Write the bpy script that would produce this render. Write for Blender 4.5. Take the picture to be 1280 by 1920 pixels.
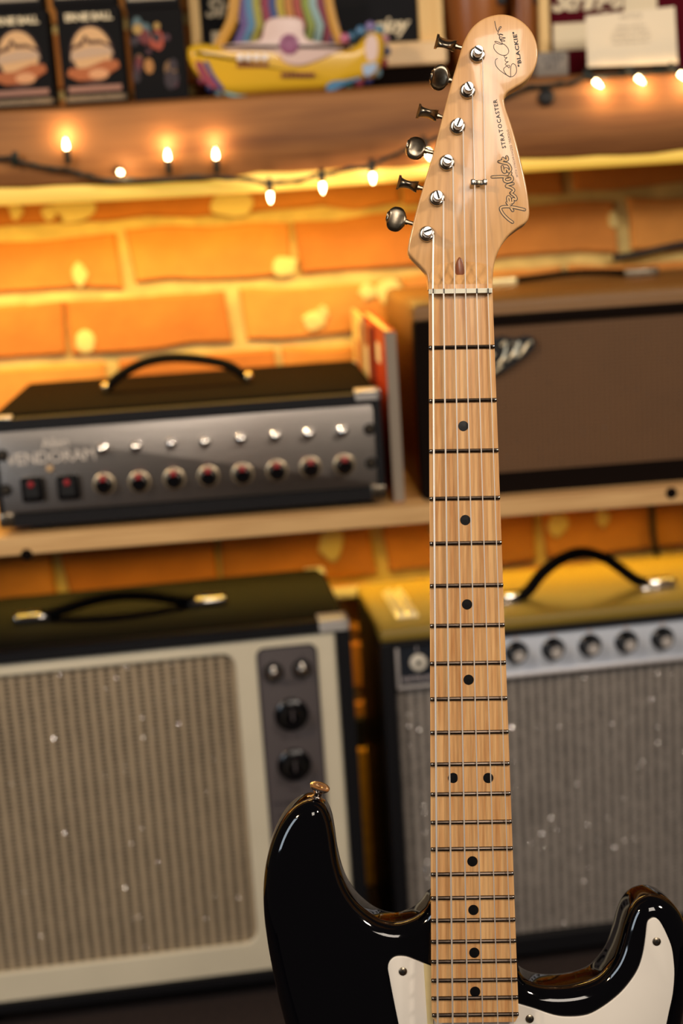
import bpy, bmesh, random
from math import sin, cos, radians, pi, atan2, sqrt, hypot
from mathutils import Vector, Matrix
random.seed(7)
for o in list(bpy.data.objects): bpy.data.objects.remove(o)
C = bpy.context.scene.collection
SC = bpy.context.scene

# ------------------------------------------------------------------ camera
PITCH, ROLL, YAW, CAM_H = radians(12.6), radians(3.7), radians(3.5), 0.97
F = 50.0/36.0*1920
cf = Vector((sin(YAW)*cos(PITCH), cos(YAW)*cos(PITCH), -sin(PITCH)))
r0 = Vector((cos(YAW), -sin(YAW), 0)); u0 = r0.cross(cf)
cr = cos(ROLL)*r0 - sin(ROLL)*u0
cu = sin(ROLL)*r0 + cos(ROLL)*u0
cc = Vector((0, 0, CAM_H))
cam = bpy.data.cameras.new('camera'); cam_o = bpy.data.objects.new('camera', cam); C.objects.link(cam_o)
cam_o.matrix_world = Matrix(((cr.x, cu.x, -cf.x, cc.x), (cr.y, cu.y, -cf.y, cc.y), (cr.z, cu.z, -cf.z, cc.z), (0, 0, 0, 1)))
cam.sensor_fit = 'VERTICAL'; cam.sensor_height = 36; cam.sensor_width = 24; cam.lens = 50
cam.clip_start = 0.02
cam.dof.use_dof = True; cam.dof.focus_distance = 0.916; cam.dof.aperture_fstop = 4.5
SC.camera = cam_o

# ------------------------------------------------------------------ world, lights, exposure
SC.view_settings.view_transform = 'Standard'; SC.view_settings.look = 'None'
SC.view_settings.gamma = 1; SC.view_settings.use_curve_mapping = False
SC.view_settings.exposure = 0.0
wd = bpy.data.worlds.new('room_light'); SC.world = wd; wd.use_nodes = True
wd.node_tree.nodes['Background'].inputs[0].default_value = (1.0, 0.80, 0.66, 1)
wd.node_tree.nodes['Background'].inputs[1].default_value = 0.045

def area(name, loc, target, size, power, col, sy=None, spread=None):
    l = bpy.data.lights.new(name, 'AREA'); l.energy = power; l.color = col; l.size = size
    if sy: l.shape = 'RECTANGLE'; l.size_y = sy
    if spread: l.spread = spread
    o = bpy.data.objects.new(name, l); C.objects.link(o); o.location = loc
    d = Vector(target) - Vector(loc); o.rotation_euler = d.to_track_quat('-Z', 'Y').to_euler()
    return o
area('ceiling_lamp', (1.05, 0.20, 1.55), (0.1, 1.0, 0.9), 0.17, 9.5, (1.0, 0.86, 0.72))
area('window_daylight', (-1.7, -0.3, 1.5), (0.1, 1.3, 0.6), 0.5, 14, (0.78, 0.89, 1.0), sy=1.1)
area('warm_lamp', (-1.3, 0.1, 1.95), (0.1, 1.6, 1.1), 0.12, 15, (1.0, 0.70, 0.40))
area('room_fill', (0.38, -0.9, 2.1), (0.1, 1.5, 0.6), 0.8, 23, (1.0, 0.87, 0.74))
YEL = (1.0, 0.63, 0.11)

# ------------------------------------------------------------------ material helpers
def lin(h):
    if isinstance(h, str):
        h = [int(h[i:i+2], 16)/255 for i in (0, 2, 4)]
        h = [c/12.92 if c <= .04045 else ((c+.055)/1.055)**2.4 for c in h]
    return (h[0], h[1], h[2], 1)
class NT:
    def __init__(s, m): s.t = m.node_tree; s.b = s.t.nodes['Principled BSDF']
    def n(s, k, **kw):
        x = s.t.nodes.new(k)
        for a, v in kw.items():
            if hasattr(x, a) and a not in ('Scale',): setattr(x, a, v)
            else: x.inputs[a].default_value = v
        return x
    def l(s, a, b): s.t.links.new(a, b)
def mat(name, col, rough=.5, metal=0, bump=0, bscale=200, var=0, vscale=8, col2=None, stretch=None, coat=0, spec=None, emis=None, estr=0, detail=3):
    m = bpy.data.materials.new(name); m.use_nodes = True; q = NT(m); b = q.b
    b.inputs['Base Color'].default_value = lin(col); b.inputs['Roughness'].default_value = rough; b.inputs['Metallic'].default_value = metal
    if coat: b.inputs['Coat Weight'].default_value = coat; b.inputs['Coat Roughness'].default_value = .03
    if spec is not None: b.inputs['Specular IOR Level'].default_value = spec
    if emis: b.inputs['Emission Color'].default_value = lin(emis); b.inputs['Emission Strength'].default_value = estr
    tc = q.n('ShaderNodeTexCoord'); mp = q.n('ShaderNodeMapping'); q.l(tc.outputs['Object'], mp.inputs[0])
    if stretch: mp.inputs['Scale'].default_value = stretch
    if var or col2:
        nz = q.n('ShaderNodeTexNoise', Scale=vscale, Detail=detail); q.l(mp.outputs[0], nz.inputs['Vector'])
        cr_ = q.n('ShaderNodeValToRGB'); q.l(nz.outputs[0], cr_.inputs[0])
        a = lin(col); c2 = lin(col2) if col2 else tuple(x*(1-var) for x in a[:3])+(1,)
        cr_.color_ramp.elements[0].position = .33; cr_.color_ramp.elements[0].color = c2
        cr_.color_ramp.elements[1].position = .67; cr_.color_ramp.elements[1].color = a
        q.l(cr_.outputs[0], b.inputs['Base Color'])
    if bump:
        nb = q.n('ShaderNodeTexNoise', Scale=bscale, Detail=4); q.l(mp.outputs[0], nb.inputs['Vector'])
        bp = q.n('ShaderNodeBump', Strength=bump, Distance=.001); q.l(nb.outputs[0], bp.inputs['Height']); q.l(bp.outputs[0], b.inputs['Normal'])
    return m
def wood(name, c1, c2, rough, axis, fine, coarse, coat=0, bump=.1, third=None):
    """grain running along one object axis"""
    m = bpy.data.materials.new(name); m.use_nodes = True; q = NT(m); b = q.b
    tc = q.n('ShaderNodeTexCoord'); mp = q.n('ShaderNodeMapping'); q.l(tc.outputs['Object'], mp.inputs[0])
    s = [1, 1, 1]; s[axis] = .045; mp.inputs['Scale'].default_value = s
    n1 = q.n('ShaderNodeTexNoise', Scale=coarse, Detail=5, Distortion=.6); n2 = q.n('ShaderNodeTexNoise', Scale=fine, Detail=3)
    q.l(mp.outputs[0], n1.inputs['Vector']); q.l(mp.outputs[0], n2.inputs['Vector'])
    ad = q.n('ShaderNodeMath', operation='MULTIPLY_ADD'); q.l(n1.outputs[0], ad.inputs[0]); ad.inputs[1].default_value = .7
    sc = q.n('ShaderNodeMath', operation='MULTIPLY'); q.l(n2.outputs[0], sc.inputs[0]); sc.inputs[1].default_value = .3; q.l(sc.outputs[0], ad.inputs[2])
    cr_ = q.n('ShaderNodeValToRGB'); q.l(ad.outputs[0], cr_.inputs[0])
    cr_.color_ramp.elements[0].position = .36; cr_.color_ramp.elements[0].color = lin(c2)
    cr_.color_ramp.elements[1].position = .60; cr_.color_ramp.elements[1].color = lin(c1)
    q.l(cr_.outputs[0], b.inputs['Base Color'])
    b.inputs['Roughness'].default_value = rough
    if coat: b.inputs['Coat Weight'].default_value = coat; b.inputs['Coat Roughness'].default_value = .06
    if bump:
        bp = q.n('ShaderNodeBump', Strength=bump, Distance=.0005); q.l(n2.outputs[0], bp.inputs['Height']); q.l(bp.outputs[0], b.inputs['Normal'])
    return m
def cloth(name, light, dark, pitch, row, spark, contrast=.5, irr=.3, thr=.45):
    """woven amplifier grille cloth: vertical strands crossed by rows, silver threads sparkling"""
    m = bpy.data.materials.new(name); m.use_nodes = True; q = NT(m); b = q.b
    tc = q.n('ShaderNodeTexCoord'); sp = q.n('ShaderNodeSeparateXYZ'); q.l(tc.outputs['Object'], sp.inputs[0])
    def M(op, a, v=None, c=None):
        x = q.n('ShaderNodeMath', operation=op)
        if hasattr(a, 'links'): q.l(a, x.inputs[0])
        else: x.inputs[0].default_value = a
        if v is not None:
            if hasattr(v, 'links'): q.l(v, x.inputs[1])
            else: x.inputs[1].default_value = v
        if c is not None: x.inputs[2].default_value = c
        return x.outputs[0]
    nz = q.n('ShaderNodeTexNoise', Scale=60, Detail=2); q.l(tc.outputs['Object'], nz.inputs['Vector'])
    wob = M('MULTIPLY', M('SUBTRACT', nz.outputs[0], .5), .9)
    vx = M('SINE', M('ADD', M('MULTIPLY', sp.outputs['X'], 2*pi/pitch), wob))
    vz = M('SINE', M('ADD', M('MULTIPLY', sp.outputs['Z'], 2*pi/row), wob))
    vx = M('MULTIPLY_ADD', vx, .5, .5)
    vz = M('MULTIPLY_ADD', vz, .5, .5)
    # dark slots appear where both the vertical gap and the row gap meet
    slot = M('MULTIPLY', M('POWER', vx, 1.3), M('MULTIPLY_ADD', vz, .85, .15))
    n3 = q.n('ShaderNodeTexNoise', Scale=14, Detail=3); q.l(tc.outputs['Object'], n3.inputs['Vector'])
    n4 = q.n('ShaderNodeTexNoise', Scale=70, Detail=2); q.l(tc.outputs['Object'], n4.inputs['Vector'])
    slot2 = M('MULTIPLY', slot, M('MULTIPLY_ADD', n4.outputs[0], 2*irr, 1-irr))
    fac = M('ADD', M('MULTIPLY', slot2, contrast), M('MULTIPLY', M('SUBTRACT', n3.outputs[0], .5), .35))
    mx = q.n('ShaderNodeMix', data_type='RGBA', clamp_factor=True); q.l(fac, mx.inputs[0])
    mx.inputs[6].default_value = lin(light); mx.inputs[7].default_value = lin(dark)
    vo = q.n('ShaderNodeTexVoronoi', Scale=spark); vo.voronoi_dimensions = '2D'; cb = q.n('ShaderNodeCombineXYZ'); q.l(sp.outputs['X'], cb.inputs[0]); q.l(sp.outputs['Z'], cb.inputs[1]); q.l(cb.outputs[0], vo.inputs['Vector'])
    dot = M('LESS_THAN', vo.outputs['Distance'], spark*.00085)
    sepc = q.n('ShaderNodeSeparateXYZ'); q.l(vo.outputs['Color'], sepc.inputs[0])
    pick = M('GREATER_THAN', sepc.outputs[0], thr)
    dd = M('MULTIPLY', dot, pick)
    m2 = q.n('ShaderNodeMix', data_type='RGBA'); q.l(dd, m2.inputs[0]); q.l(mx.outputs[2], m2.inputs[6]); m2.inputs[7].default_value = (.95, .93, .9, 1)
    q.l(m2.outputs[2], b.inputs['Base Color']); q.l(M('MULTIPLY', dd, .95), b.inputs['Metallic'])
    q.l(M('MULTIPLY_ADD', dd, -.48, .7), b.inputs['Roughness'])
    bp = q.n('ShaderNodeBump', Strength=.9, Distance=.001); inv = M('SUBTRACT', 1, slot); q.l(inv, bp.inputs['Height'])
    vm = q.n('ShaderNodeVectorMath', operation='SUBTRACT'); q.l(vo.outputs['Color'], vm.inputs[0]); vm.inputs[1].default_value = (.5, .5, .5)
    vs = q.n('ShaderNodeVectorMath', operation='SCALE'); q.l(vm.outputs[0], vs.inputs[0]); q.l(M('MULTIPLY', dd, 1.5), vs.inputs['Scale'])
    va = q.n('ShaderNodeVectorMath', operation='ADD'); q.l(vs.outputs[0], va.inputs[0]); q.l(bp.outputs[0], va.inputs[1])
    vn = q.n('ShaderNodeVectorMath', operation='NORMALIZE'); q.l(va.outputs[0], vn.inputs[0]); q.l(vn.outputs[0], b.inputs['Normal'])
    return m

M_BLACK = mat('gloss_black_lacquer', '040407', .05, spec=.5)
M_MAPLE = wood('maple', 'deb078', 'c08a56', .28, 1, 1300, 260, coat=.4, bump=.03)
M_MAPLE2 = wood('pale_maple', 'd8a870', 'c8965e', .28, 1, 700, 110, coat=.4, bump=.03)
M_WHITE = mat('aged_white_plastic', 'e2dbcf', .35, var=.04, vscale=20)
M_CREAM = mat('cream_plastic_edge', 'dccb95', .4)
M_NICKEL = mat('nickel', 'aaa49b', .2, 1)
M_AGED = mat('aged_nickel', '9b8f7c', .30, 1, var=.35, vscale=300)
M_FRET = mat('fret_nickel', '4a4038', .30, 1)
M_STRING = mat('steel_string', 'e9e0d4', .45, .55)
M_BONE = mat('bone', 'd8d2bb', .35)
M_WALNUT = mat('walnut_plug', '8a4a26', .3, var=.3, vscale=200)
M_DOT = mat('black_dot', '0a0a0c', .3)
M_INK = mat('black_ink', '17120e', .5)
M_GOLDINK = mat('pale_gold_ink', 'cfa269', .45)
M_TOLEX = mat('black_tolex', '0f0f13', .5, spec=.35, bump=.5, bscale=900)
M_TOLEX2 = mat('black_tolex_worn', '0d0b08', .8, spec=.12, bump=.5, bscale=900)
M_BROWNTOLEX = mat('dark_brown_tolex', '140d0a', .85, spec=.05, bump=.5, bscale=900)
M_FRAME = mat('cream_painted_board', 'e6dcc2', .5, var=.05, vscale=14)
M_CHROME = mat('chrome', 'e6e2dc', .12, 1)
M_CORNER = mat('corner_metal', 'ece8e2', .28, .45)
M_RUBBER = mat('black_rubber', '0b0b0d', .6)
M_LEATHER = mat('black_handle', '060507', .8, spec=.08, bump=.2, bscale=400)
M_GREYPANEL = mat('grey_panel', '564f50', .5, bump=.1, bscale=600)
M_PANELINK = mat('dark_panel_ink', '24212a', .6)
M_BRUSHED = mat('brushed_aluminium', 'c4bcb4', .32, 1, bump=.12, bscale=420, stretch=(.02, .02, 4))
M_SILVER = mat('silver_panel', 'e6eefb', .3, .25)
M_DARKPANEL = mat('dark_blue_panel', '20252e', .4)
M_KNOB = mat('black_knob', '08080b', .22)
M_KCAP = mat('knob_cap_metal', 'ddd6d0', .3, .35)
M_RED = mat('red_marker', 'a8232a', .4)
M_WASHER = mat('cream_washer', 'e6dfd0', .35)
M_CLOTH_L = cloth('tan_grille_cloth', 'ad9a7e', '1a1208', .0128, .0052, 75, 1.35)
M_CLOTH_R = cloth('silver_grille_cloth', '9a9188', '1a1717', .0115, .0050, 150, 1.25, .95)
M_CLOTH_B = cloth('brown_grille_cloth', '68482a', '3a2817', .0060, .0042, 80, .5, .3, .85)
M_BEAM = wood('rough_timber', 'a8713c', '744620', .65, 0, 200, 22, bump=.5)
M_LIP = mat('lit_diffuser', 'f0d080', .4, emis='f0bf40', estr=.62)
M_PLANK = wood('pine_plank', 'e0b67c', 'b98a55', .6, 0, 300, 40, bump=.4)
M_PINE = wood('light_pine', 'f4d08c', 'e2b468', .5, 2, 200, 20, bump=.1)
M_PINEH = wood('light_pine_rail', 'f8dcae', 'ecc690', .5, 0, 200, 20, bump=.1)
M_BASE = mat('golden_baseboard', 'e0a234', .5, var=.3, vscale=120)
M_FLOOR = mat('dark_brown_carpet', '3a2a24', .95, bump=1, bscale=350, col2='1a1210', vscale=220)
M_MORTAR = mat('mortar', 'dcc278', .9, bump=1, bscale=90, var=.3, vscale=26)
M_SMEAR = mat('mortar_smear', 'e0ca84', .85, bump=.5, bscale=200)
M_GREEN = mat('dark_green_plastic', '12201c', .5)
M_BULB = mat('lit_bulb', 'fff0d0', .3, emis='ffd9a0', estr=26)
M_PAPER = mat('cream_card', 'f2e4c8', .6)
M_PRINT = mat('grey_print', 'a79a86', .6)
M_NAVY = mat('navy_board', '08090f', .6, spec=.15)
M_MAROON = mat('maroon_board', '520a18', .8, spec=.08)
M_SCRIPT = mat('cream_lettering', 'ecdcb8', .5)
M_DARKCARD = mat('black_card', '070609', .6, spec=.15)
M_DRUM = mat('orange_brown_wood', 'a8642a', .35, col2='5e2f14', vscale=9, stretch=(1, 1, .2))
M_TOYY = mat('glossy_yellow', 'e0b22a', .25, coat=.5)
M_TOYP = mat('pale_pink_band', 'e3c8c0', .35)
M_GLINT = mat('glint_white', 'fbf4f4', .2)
M_TOYB = mat('dark_red_dots', '7a2f1c', .4)
M_GREYBOX = mat('grey_tin', '8f877d', .5, var=.2, vscale=60)

def brick_mat():
    m = bpy.data.materials.new('orange_brick'); m.use_nodes = True; q = NT(m); b = q.b
    oi = q.n('ShaderNodeObjectInfo'); cr_ = q.n('ShaderNodeValToRGB'); q.l(oi.outputs['Random'], cr_.inputs[0])
    cr_.color_ramp.elements[0].color = lin('c4762e'); cr_.color_ramp.elements[1].color = lin('dc9646')
    tc = q.n('ShaderNodeTexCoord'); nz = q.n('ShaderNodeTexNoise', Scale=16, Detail=6); q.l(tc.outputs['Object'], nz.inputs['Vector'])
    mx = q.n('ShaderNodeMix', data_type='RGBA', blend_type='MULTIPLY'); mx.inputs[0].default_value = .5
    q.l(cr_.outputs[0], mx.inputs[6]); r2 = q.n('ShaderNodeValToRGB'); q.l(nz.outputs[0], r2.inputs[0])
    r2.color_ramp.elements[0].position = .3; r2.color_ramp.elements[0].color = (.45, .42, .4, 1); r2.color_ramp.elements[1].position = .65
    q.l(r2.outputs[0], mx.inputs[7]); q.l(mx.outputs[2], b.inputs['Base Color']); b.inputs['Roughness'].default_value = .85
    bp = q.n('ShaderNodeBump', Strength=.6, Distance=.002); n2 = q.n('ShaderNodeTexNoise', Scale=120, Detail=4); q.l(tc.outputs['Object'], n2.inputs['Vector'])
    q.l(n2.outputs[0], bp.inputs['Height']); q.l(bp.outputs[0], b.inputs['Normal'])
    return m
M_BRICK = brick_mat()

# ------------------------------------------------------------------ object helpers
def thing(name, label, cat, loc=(0, 0, 0), rz=0, group=None, mw=None):
    o = bpy.data.objects.new(name, None); C.objects.link(o); o.empty_display_size = .05
    if mw is not None: o.matrix_world = mw
    else: o.location = loc; o.rotation_euler = (0, 0, rz)
    o['label'] = label; o['category'] = cat
    if group: o['group'] = group
    return o
def tag(o, label, cat, group=None):
    o['label'] = label; o['category'] = cat
    if group: o['group'] = group
    return o
def obj(name, bm, m, parent=None, smooth=False, label=None, kind=None, loc=None, angle=35):
    me = bpy.data.meshes.new(name); bmesh.ops.recalc_face_normals(bm, faces=bm.faces[:]); 
    if smooth:
        for f in bm.faces: f.smooth = True
        for e in bm.edges:
            if len(e.link_faces) == 2 and e.calc_face_angle(0) > radians(angle): e.smooth = False
    bm.to_mesh(me); bm.free(); me.materials.append(m)
    o = bpy.data.objects.new(name, me); C.objects.link(o)
    if parent is not None: o.parent = parent
    if loc is not None: o.location = loc
    if label: o['label'] = label
    if kind: o['kind'] = kind
    return o
def dup(root, loc=None, label=None, parent=None):
    r = root.copy(); C.objects.link(r)
    if loc is not None: r.location = loc
    if label: r['label'] = label
    if parent is not None: r.parent = parent
    for ch in list(root.children):
        c = ch.copy(); C.objects.link(c); c.parent = r
        for g in ch.children:
            d = g.copy(); C.objects.link(d); d.parent = c
    return r
def BM(): return bmesh.new()
def box(bm, x0, x1, y0, y1, z0, z1, bev=0, seg=2):
    t = bmesh.new(); bmesh.ops.create_cube(t, size=1)
    for v in t.verts: v.co = Vector(((x0+x1)/2+v.co.x*(x1-x0), (y0+y1)/2+v.co.y*(y1-y0), (z0+z1)/2+v.co.z*(z1-z0)))
    if bev: bmesh.ops.bevel(t, geom=t.edges[:], offset=bev, segments=seg, profile=.5, affect='EDGES', clamp_overlap=True)
    merge(bm, t); return bm
def merge(bm, t, mx=None):
    if mx is not None: bmesh.ops.transform(t, matrix=mx, verts=t.verts[:])
    me = bpy.data.meshes.new('tmp'); t.to_mesh(me); t.free(); bm.from_mesh(me); bpy.data.meshes.remove(me); return bm
def tube(bm, pts, r, seg=10, flat=None, up=None, cap=True):
    """sweep a circle (or an ellipse: flat = ratio along `up`) along points; r may be a list"""
    pts = [Vector(p) for p in pts]; n = len(pts); rs = r if isinstance(r, (list, tuple)) else [r]*n
    rings = []; prev = None
    for i, p in enumerate(pts):
        d = (pts[min(i+1, n-1)] - pts[max(i-1, 0)]).normalized()
        a = Vector(up) if up else (prev if prev else (Vector((0, 0, 1)) if abs(d.z) < .9 else Vector((1, 0, 0))))
        s = d.cross(a).normalized(); a2 = s.cross(d).normalized(); prev = a2
        k = flat if flat else 1
        rings.append([bm.verts.new(p + s*cos(2*pi*j/seg)*rs[i] + a2*sin(2*pi*j/seg)*rs[i]*k) for j in range(seg)])
    for i in range(n-1):
        for j in range(seg): bm.faces.new((rings[i][j], rings[i][(j+1) % seg], rings[i+1][(j+1) % seg], rings[i+1][j]))
    if cap: bm.faces.new(rings[0][::-1]); bm.faces.new(rings[-1])
    return bm
def lathe(bm, prof, axis, origin, seg=24):
    """profile (radius, distance along axis)"""
    ax = Vector(axis).normalized(); a = ax.orthogonal().normalized(); b = ax.cross(a); o = Vector(origin); rings = []
    for r, h in prof:
        if r < 1e-7: rings.append([bm.verts.new(o + ax*h)])
        else: rings.append([bm.verts.new(o + ax*h + (a*cos(2*pi*j/seg) + b*sin(2*pi*j/seg))*r) for j in range(seg)])
    for i in range(len(rings)-1):
        p, q = rings[i], rings[i+1]
        for j in range(seg):
            k = (j+1) % seg
            if len(p) == 1 and len(q) == 1: continue
            if len(p) == 1: bm.faces.new((p[0], q[j], q[k]))
            elif len(q) == 1: bm.faces.new((p[j], p[k], q[0]))
            else: bm.faces.new((p[j], p[k], q[k], q[j]))
    if len(rings[0]) > 1: bm.faces.new(rings[0][::-1])
    if len(rings[-1]) > 1: bm.faces.new(rings[-1])
    return bm
def crom(pts, n=6, closed=True):
    out = []; N = len(pts)
    for i in range(N if closed else N-1):
        g = lambda k: Vector(pts[k % N] if closed else pts[max(0, min(N-1, k))])
        p0, p1, p2, p3 = g(i-1), g(i), g(i+1), g(i+2)
        for k in range(n):
            t = k/n
            out.append(.5*((2*p1)+(p2-p0)*t+(2*p0-5*p1+4*p2-p3)*t*t+(3*p1-p0-3*p2+p3)*t**3))
    if not closed: out.append(Vector(pts[-1]))
    return out
def inset(P, d):
    """offset closed 2-D outline inwards (counter-clockwise outline)"""
    n = len(P); out = []
    for i in range(n):
        a, b, c = P[i-1], P[i], P[(i+1) % n]
        e = Vector((c[0]-a[0], c[1]-a[1])); e.normalize(); out.append((b[0]-e.y*d, b[1]+e.x*d))
    return out
def ccw(P):
    s = sum(P[i-1][0]*P[i][1]-P[i][0]*P[i-1][1] for i in range(len(P)))
    return list(P) if s > 0 else list(P)[::-1]
def relax(Q, n):
    for _ in range(n): Q = [((Q[i-1][0]+Q[(i+1) % len(Q)][0])*.25+Q[i][0]*.5, (Q[i-1][1]+Q[(i+1) % len(Q)][1])*.25+Q[i][1]*.5) for i in range(len(Q))]
    return Q
def slab(bm, P, z1, z0, r=0, seg=5, mapf=None, soft=0):
    """closed outline P extruded between z0 and z1 with edges rounded to radius r; mapf(x,y,z)->co"""
    P = ccw([(p[0], p[1]) for p in P]); f = mapf or (lambda x, y, z: (x, y, z)); levels = []
    if r:
        for k in range(seg+1):
            a = pi/2*k/seg; levels.append((r*(1-sin(a)), z1-r*(1-cos(a))))
        for k in range(seg+1):
            a = pi/2*(1-k/seg); levels.append((r*(1-sin(a)), z0+r*(1-cos(a))))
    else: levels = [(0, z1), (0, z0)]
    rings = []
    for d, z in levels:
        Q = relax(inset(P, d), int(round(soft*d/r))) if d > 1e-9 else P
        rings.append([bm.verts.new(f(x, y, z)) for x, y in Q])
    n = len(P)
    for i in range(len(rings)-1):
        for j in range(n): bm.faces.new((rings[i][j], rings[i+1][j], rings[i+1][(j+1) % n], rings[i][(j+1) % n]))
    bm.faces.new(rings[0]); bm.faces.new(rings[-1][::-1])
    return bm
def rrect(x0, x1, z0, z1, r, n=6):
    P = []
    for cx, cz, a0 in ((x1-r, z1-r, 0), (x0+r, z1-r, 90), (x0+r, z0+r, 180), (x1-r, z0+r, 270)):
        for k in range(n+1):
            a = radians(a0+90*k/n); P.append((cx+r*cos(a), cz+r*sin(a)))
    return P
XZ = lambda x, y, z: (x, -z, y)      # front-facing sheets: outline in x,z; thickness towards the viewer (-y)
def text_bm(s, size, ex=.0002, align='CENTER', shear=0, spacing=1, offset=0):
    c = bpy.data.curves.new('t', 'FONT'); c.body = s; c.size = size; c.extrude = ex; c.align_x = align; c.shear = shear
    c.space_character = spacing; c.resolution_u = 2; c.offset = offset
    o = bpy.data.objects.new('t', c); C.objects.link(o); bpy.context.view_layer.update()
    me = bpy.data.meshes.new_from_object(o); bm = bmesh.new(); bm.from_mesh(me)
    bpy.data.objects.remove(o); bpy.data.curves.remove(c); bpy.data.meshes.remove(me)
    return bm
def ribbon(bm, pts, w, z, n=5):
    """flat painted stroke in the xy plane"""
    P = crom([(p[0], p[1], 0) for p in pts], n, closed=False); prev = None
    def cap(c):
        v = [bm.verts.new((c.x+w/2*cos(a*pi/4), c.y+w/2*sin(a*pi/4), z)) for a in range(8)]; bm.faces.new(v)
    for i in range(len(P)):
        d = (P[min(i+1, len(P)-1)]-P[max(i-1, 0)]); d.normalize(); s = Vector((-d.y, d.x, 0))*w/2
        a = bm.verts.new((P[i].x+s.x, P[i].y+s.y, z)); b = bm.verts.new((P[i].x-s.x, P[i].y-s.y, z))
        if prev: bm.faces.new((prev[0], prev[1], b, a))
        prev = (a, b)
    cap(P[0]); cap(P[-1])
# pixel of the 1280 x 1920 photograph -> point on a real surface at known distance
def ray(px, py): return cf + cr*((px-640)/F) + cu*((960-py)/F)
def at(px, py, Y): d = ray(px, py); return cc + d*((Y)/d.y)
class Fr:
    """local frame of a box-like object: origin and yaw; uv() turns a pixel into local x,z on the plane y=dy"""
    def __init__(s, loc, rz): s.o = Vector(loc); s.rz = rz; s.ax = Vector((cos(rz), sin(rz), 0)); s.n = Vector((-sin(rz), cos(rz), 0))
    def uv(s, px, py, dy=0):
        d = ray(px, py); o = s.o + s.n*dy; t = (o-cc).dot(s.n)/d.dot(s.n); P = cc+d*t-s.o; return P.dot(s.ax), P.z
    def top(s, px, py, z):
        d = ray(px, py); t = (s.o.z+z-cc.z)/d.z; P = cc+d*t-s.o; return P.dot(s.ax), P.dot(s.n)

# ================================================================== THE ROOM
WY = 1.90
b = BM(); box(b, -2.2, 2.6, -1.6, 2.05, -.06, 0); o = obj('floor', b, M_FLOOR); o['kind'] = 'structure'
b = BM(); box(b, -2.2, 2.6, WY, WY+.15, 0, 1.78); wall = obj('wall_back', b, M_MORTAR); wall['kind'] = 'structure'
# bricks: five shared shapes, uneven edges, each laid on its own
def brick_mesh(L, H, seed):
    rnd = random.Random(seed); t = BM(); 
    box(t, -L/2, L/2, -.009, .02, -H/2, H/2)
    bmesh.ops.subdivide_edges(t, edges=[e for e in t.edges if abs(e.verts[0].co.x-e.verts[1].co.x) > .05], cuts=3)
    for v in t.verts:
        v.co.x += rnd.uniform(-.006, .006); v.co.z += rnd.uniform(-.0042, .0042); v.co.y += rnd.uniform(-.0015, .0015) if v.co.y < 0 else 0
    bmesh.ops.bevel(t, geom=[e for e in t.edges if all(v.co.y < 0 for v in e.verts)], offset=.0035, segments=1, affect='EDGES')
    bmesh.ops.recalc_face_normals(t, faces=t.faces[:])
    me = bpy.data.meshes.new('brick'); t.to_mesh(me); t.free(); me.materials.append(M_BRICK)
    for p in me.polygons: p.use_smooth = False
    return me
bms = [brick_mesh(.206, .069, i) for i in range(5)]
JO = {9: .074, 10: -.007, 8: .0, 6: -.055, 5: .055, 7: .05, 11: .001}
rr = random.Random(3); nb = 0
for k in range(0, 21):
    zc = .033 + .083*k + .0415      # courses; mortar lines at .033+.083k
    j0 = JO.get(k-1+0, None)
    # course k spans .033+.083k .. +.083 ; measured joints
    jx = {9: -.007, 10: .074, 5: -.055, 11: .001}.get(k, (-.055 if k % 2 else .055) + rr.uniform(-.01, .01))
    for i in range(-7, 9):
        x = jx + .22*(i+.5)
        if x < -1.3 or x > 1.75: continue
        o = bpy.data.objects.new('brick', bms[rr.randrange(5)]); C.objects.link(o); o.parent = wall
        o.location = (x+rr.uniform(-.002, .002), WY, zc+rr.uniform(-.002, .002)); o.rotation_euler = (0, rr.uniform(-.008, .008)+(pi if rr.random() < .5 else 0), 0); nb += 1
# smears of mortar left on the brick faces
for px, py, rx, rz, Y in ((590, 602, .019, .012, WY), (605, 585, .008, .010, WY), (728, 545, .017, .017, WY), (690, 548, .012, .012, WY), (140, 388, .026, .020, WY), (30, 395, .010, .012, WY), (92, 400, .010, .01, WY),
                          (436, 380, .030, .018, WY), (620, 1018, .020, .024, WY), (1045, 985, .014, .018, WY), (1130, 972, .010, .013, WY), (820, 985, .012, .02, WY), (1150, 412, .008, .014, WY),
                          (535, 498, .018, .014, WY), (150, 515, .010, .016, WY), (160, 640, .016, .014, WY), (10, 1000, .02, .02, WY), (1010, 1100, .03, .02, WY), (810, 605, .02, .015, WY)):
    p = at(px, py, Y-.01); b = BM(); rnd = random.Random(px)
    P = [(rx*cos(a*pi/6)*rnd.uniform(.75, 1.15), rz*sin(a*pi/6)*rnd.uniform(.75, 1.15)) for a in range(12)]
    slab(b, crom(P, 3), .004, -.006, .003, 2, XZ); o = obj('mortar_smear', b, M_SMEAR, wall, True, loc=(p.x, WY-.009, p.z))
b = BM(); box(b, -2.2, 2.6, WY-.03, WY, 0, .208, .003)
o = obj('baseboard_back', b, M_BASE); o['kind'] = 'structure'
b = BM(); box(b, -2.2, 2.6, WY-.022, WY, .208, .250, .002); o = obj('trim_1', b, M_RUBBER); o['kind'] = 'structure'
b = BM(); box(b, -.02, .32, WY-.028, WY, .428, .4405, .003); o = obj('trim_2', b, M_FRAME); o['kind'] = 'structure'

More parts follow.
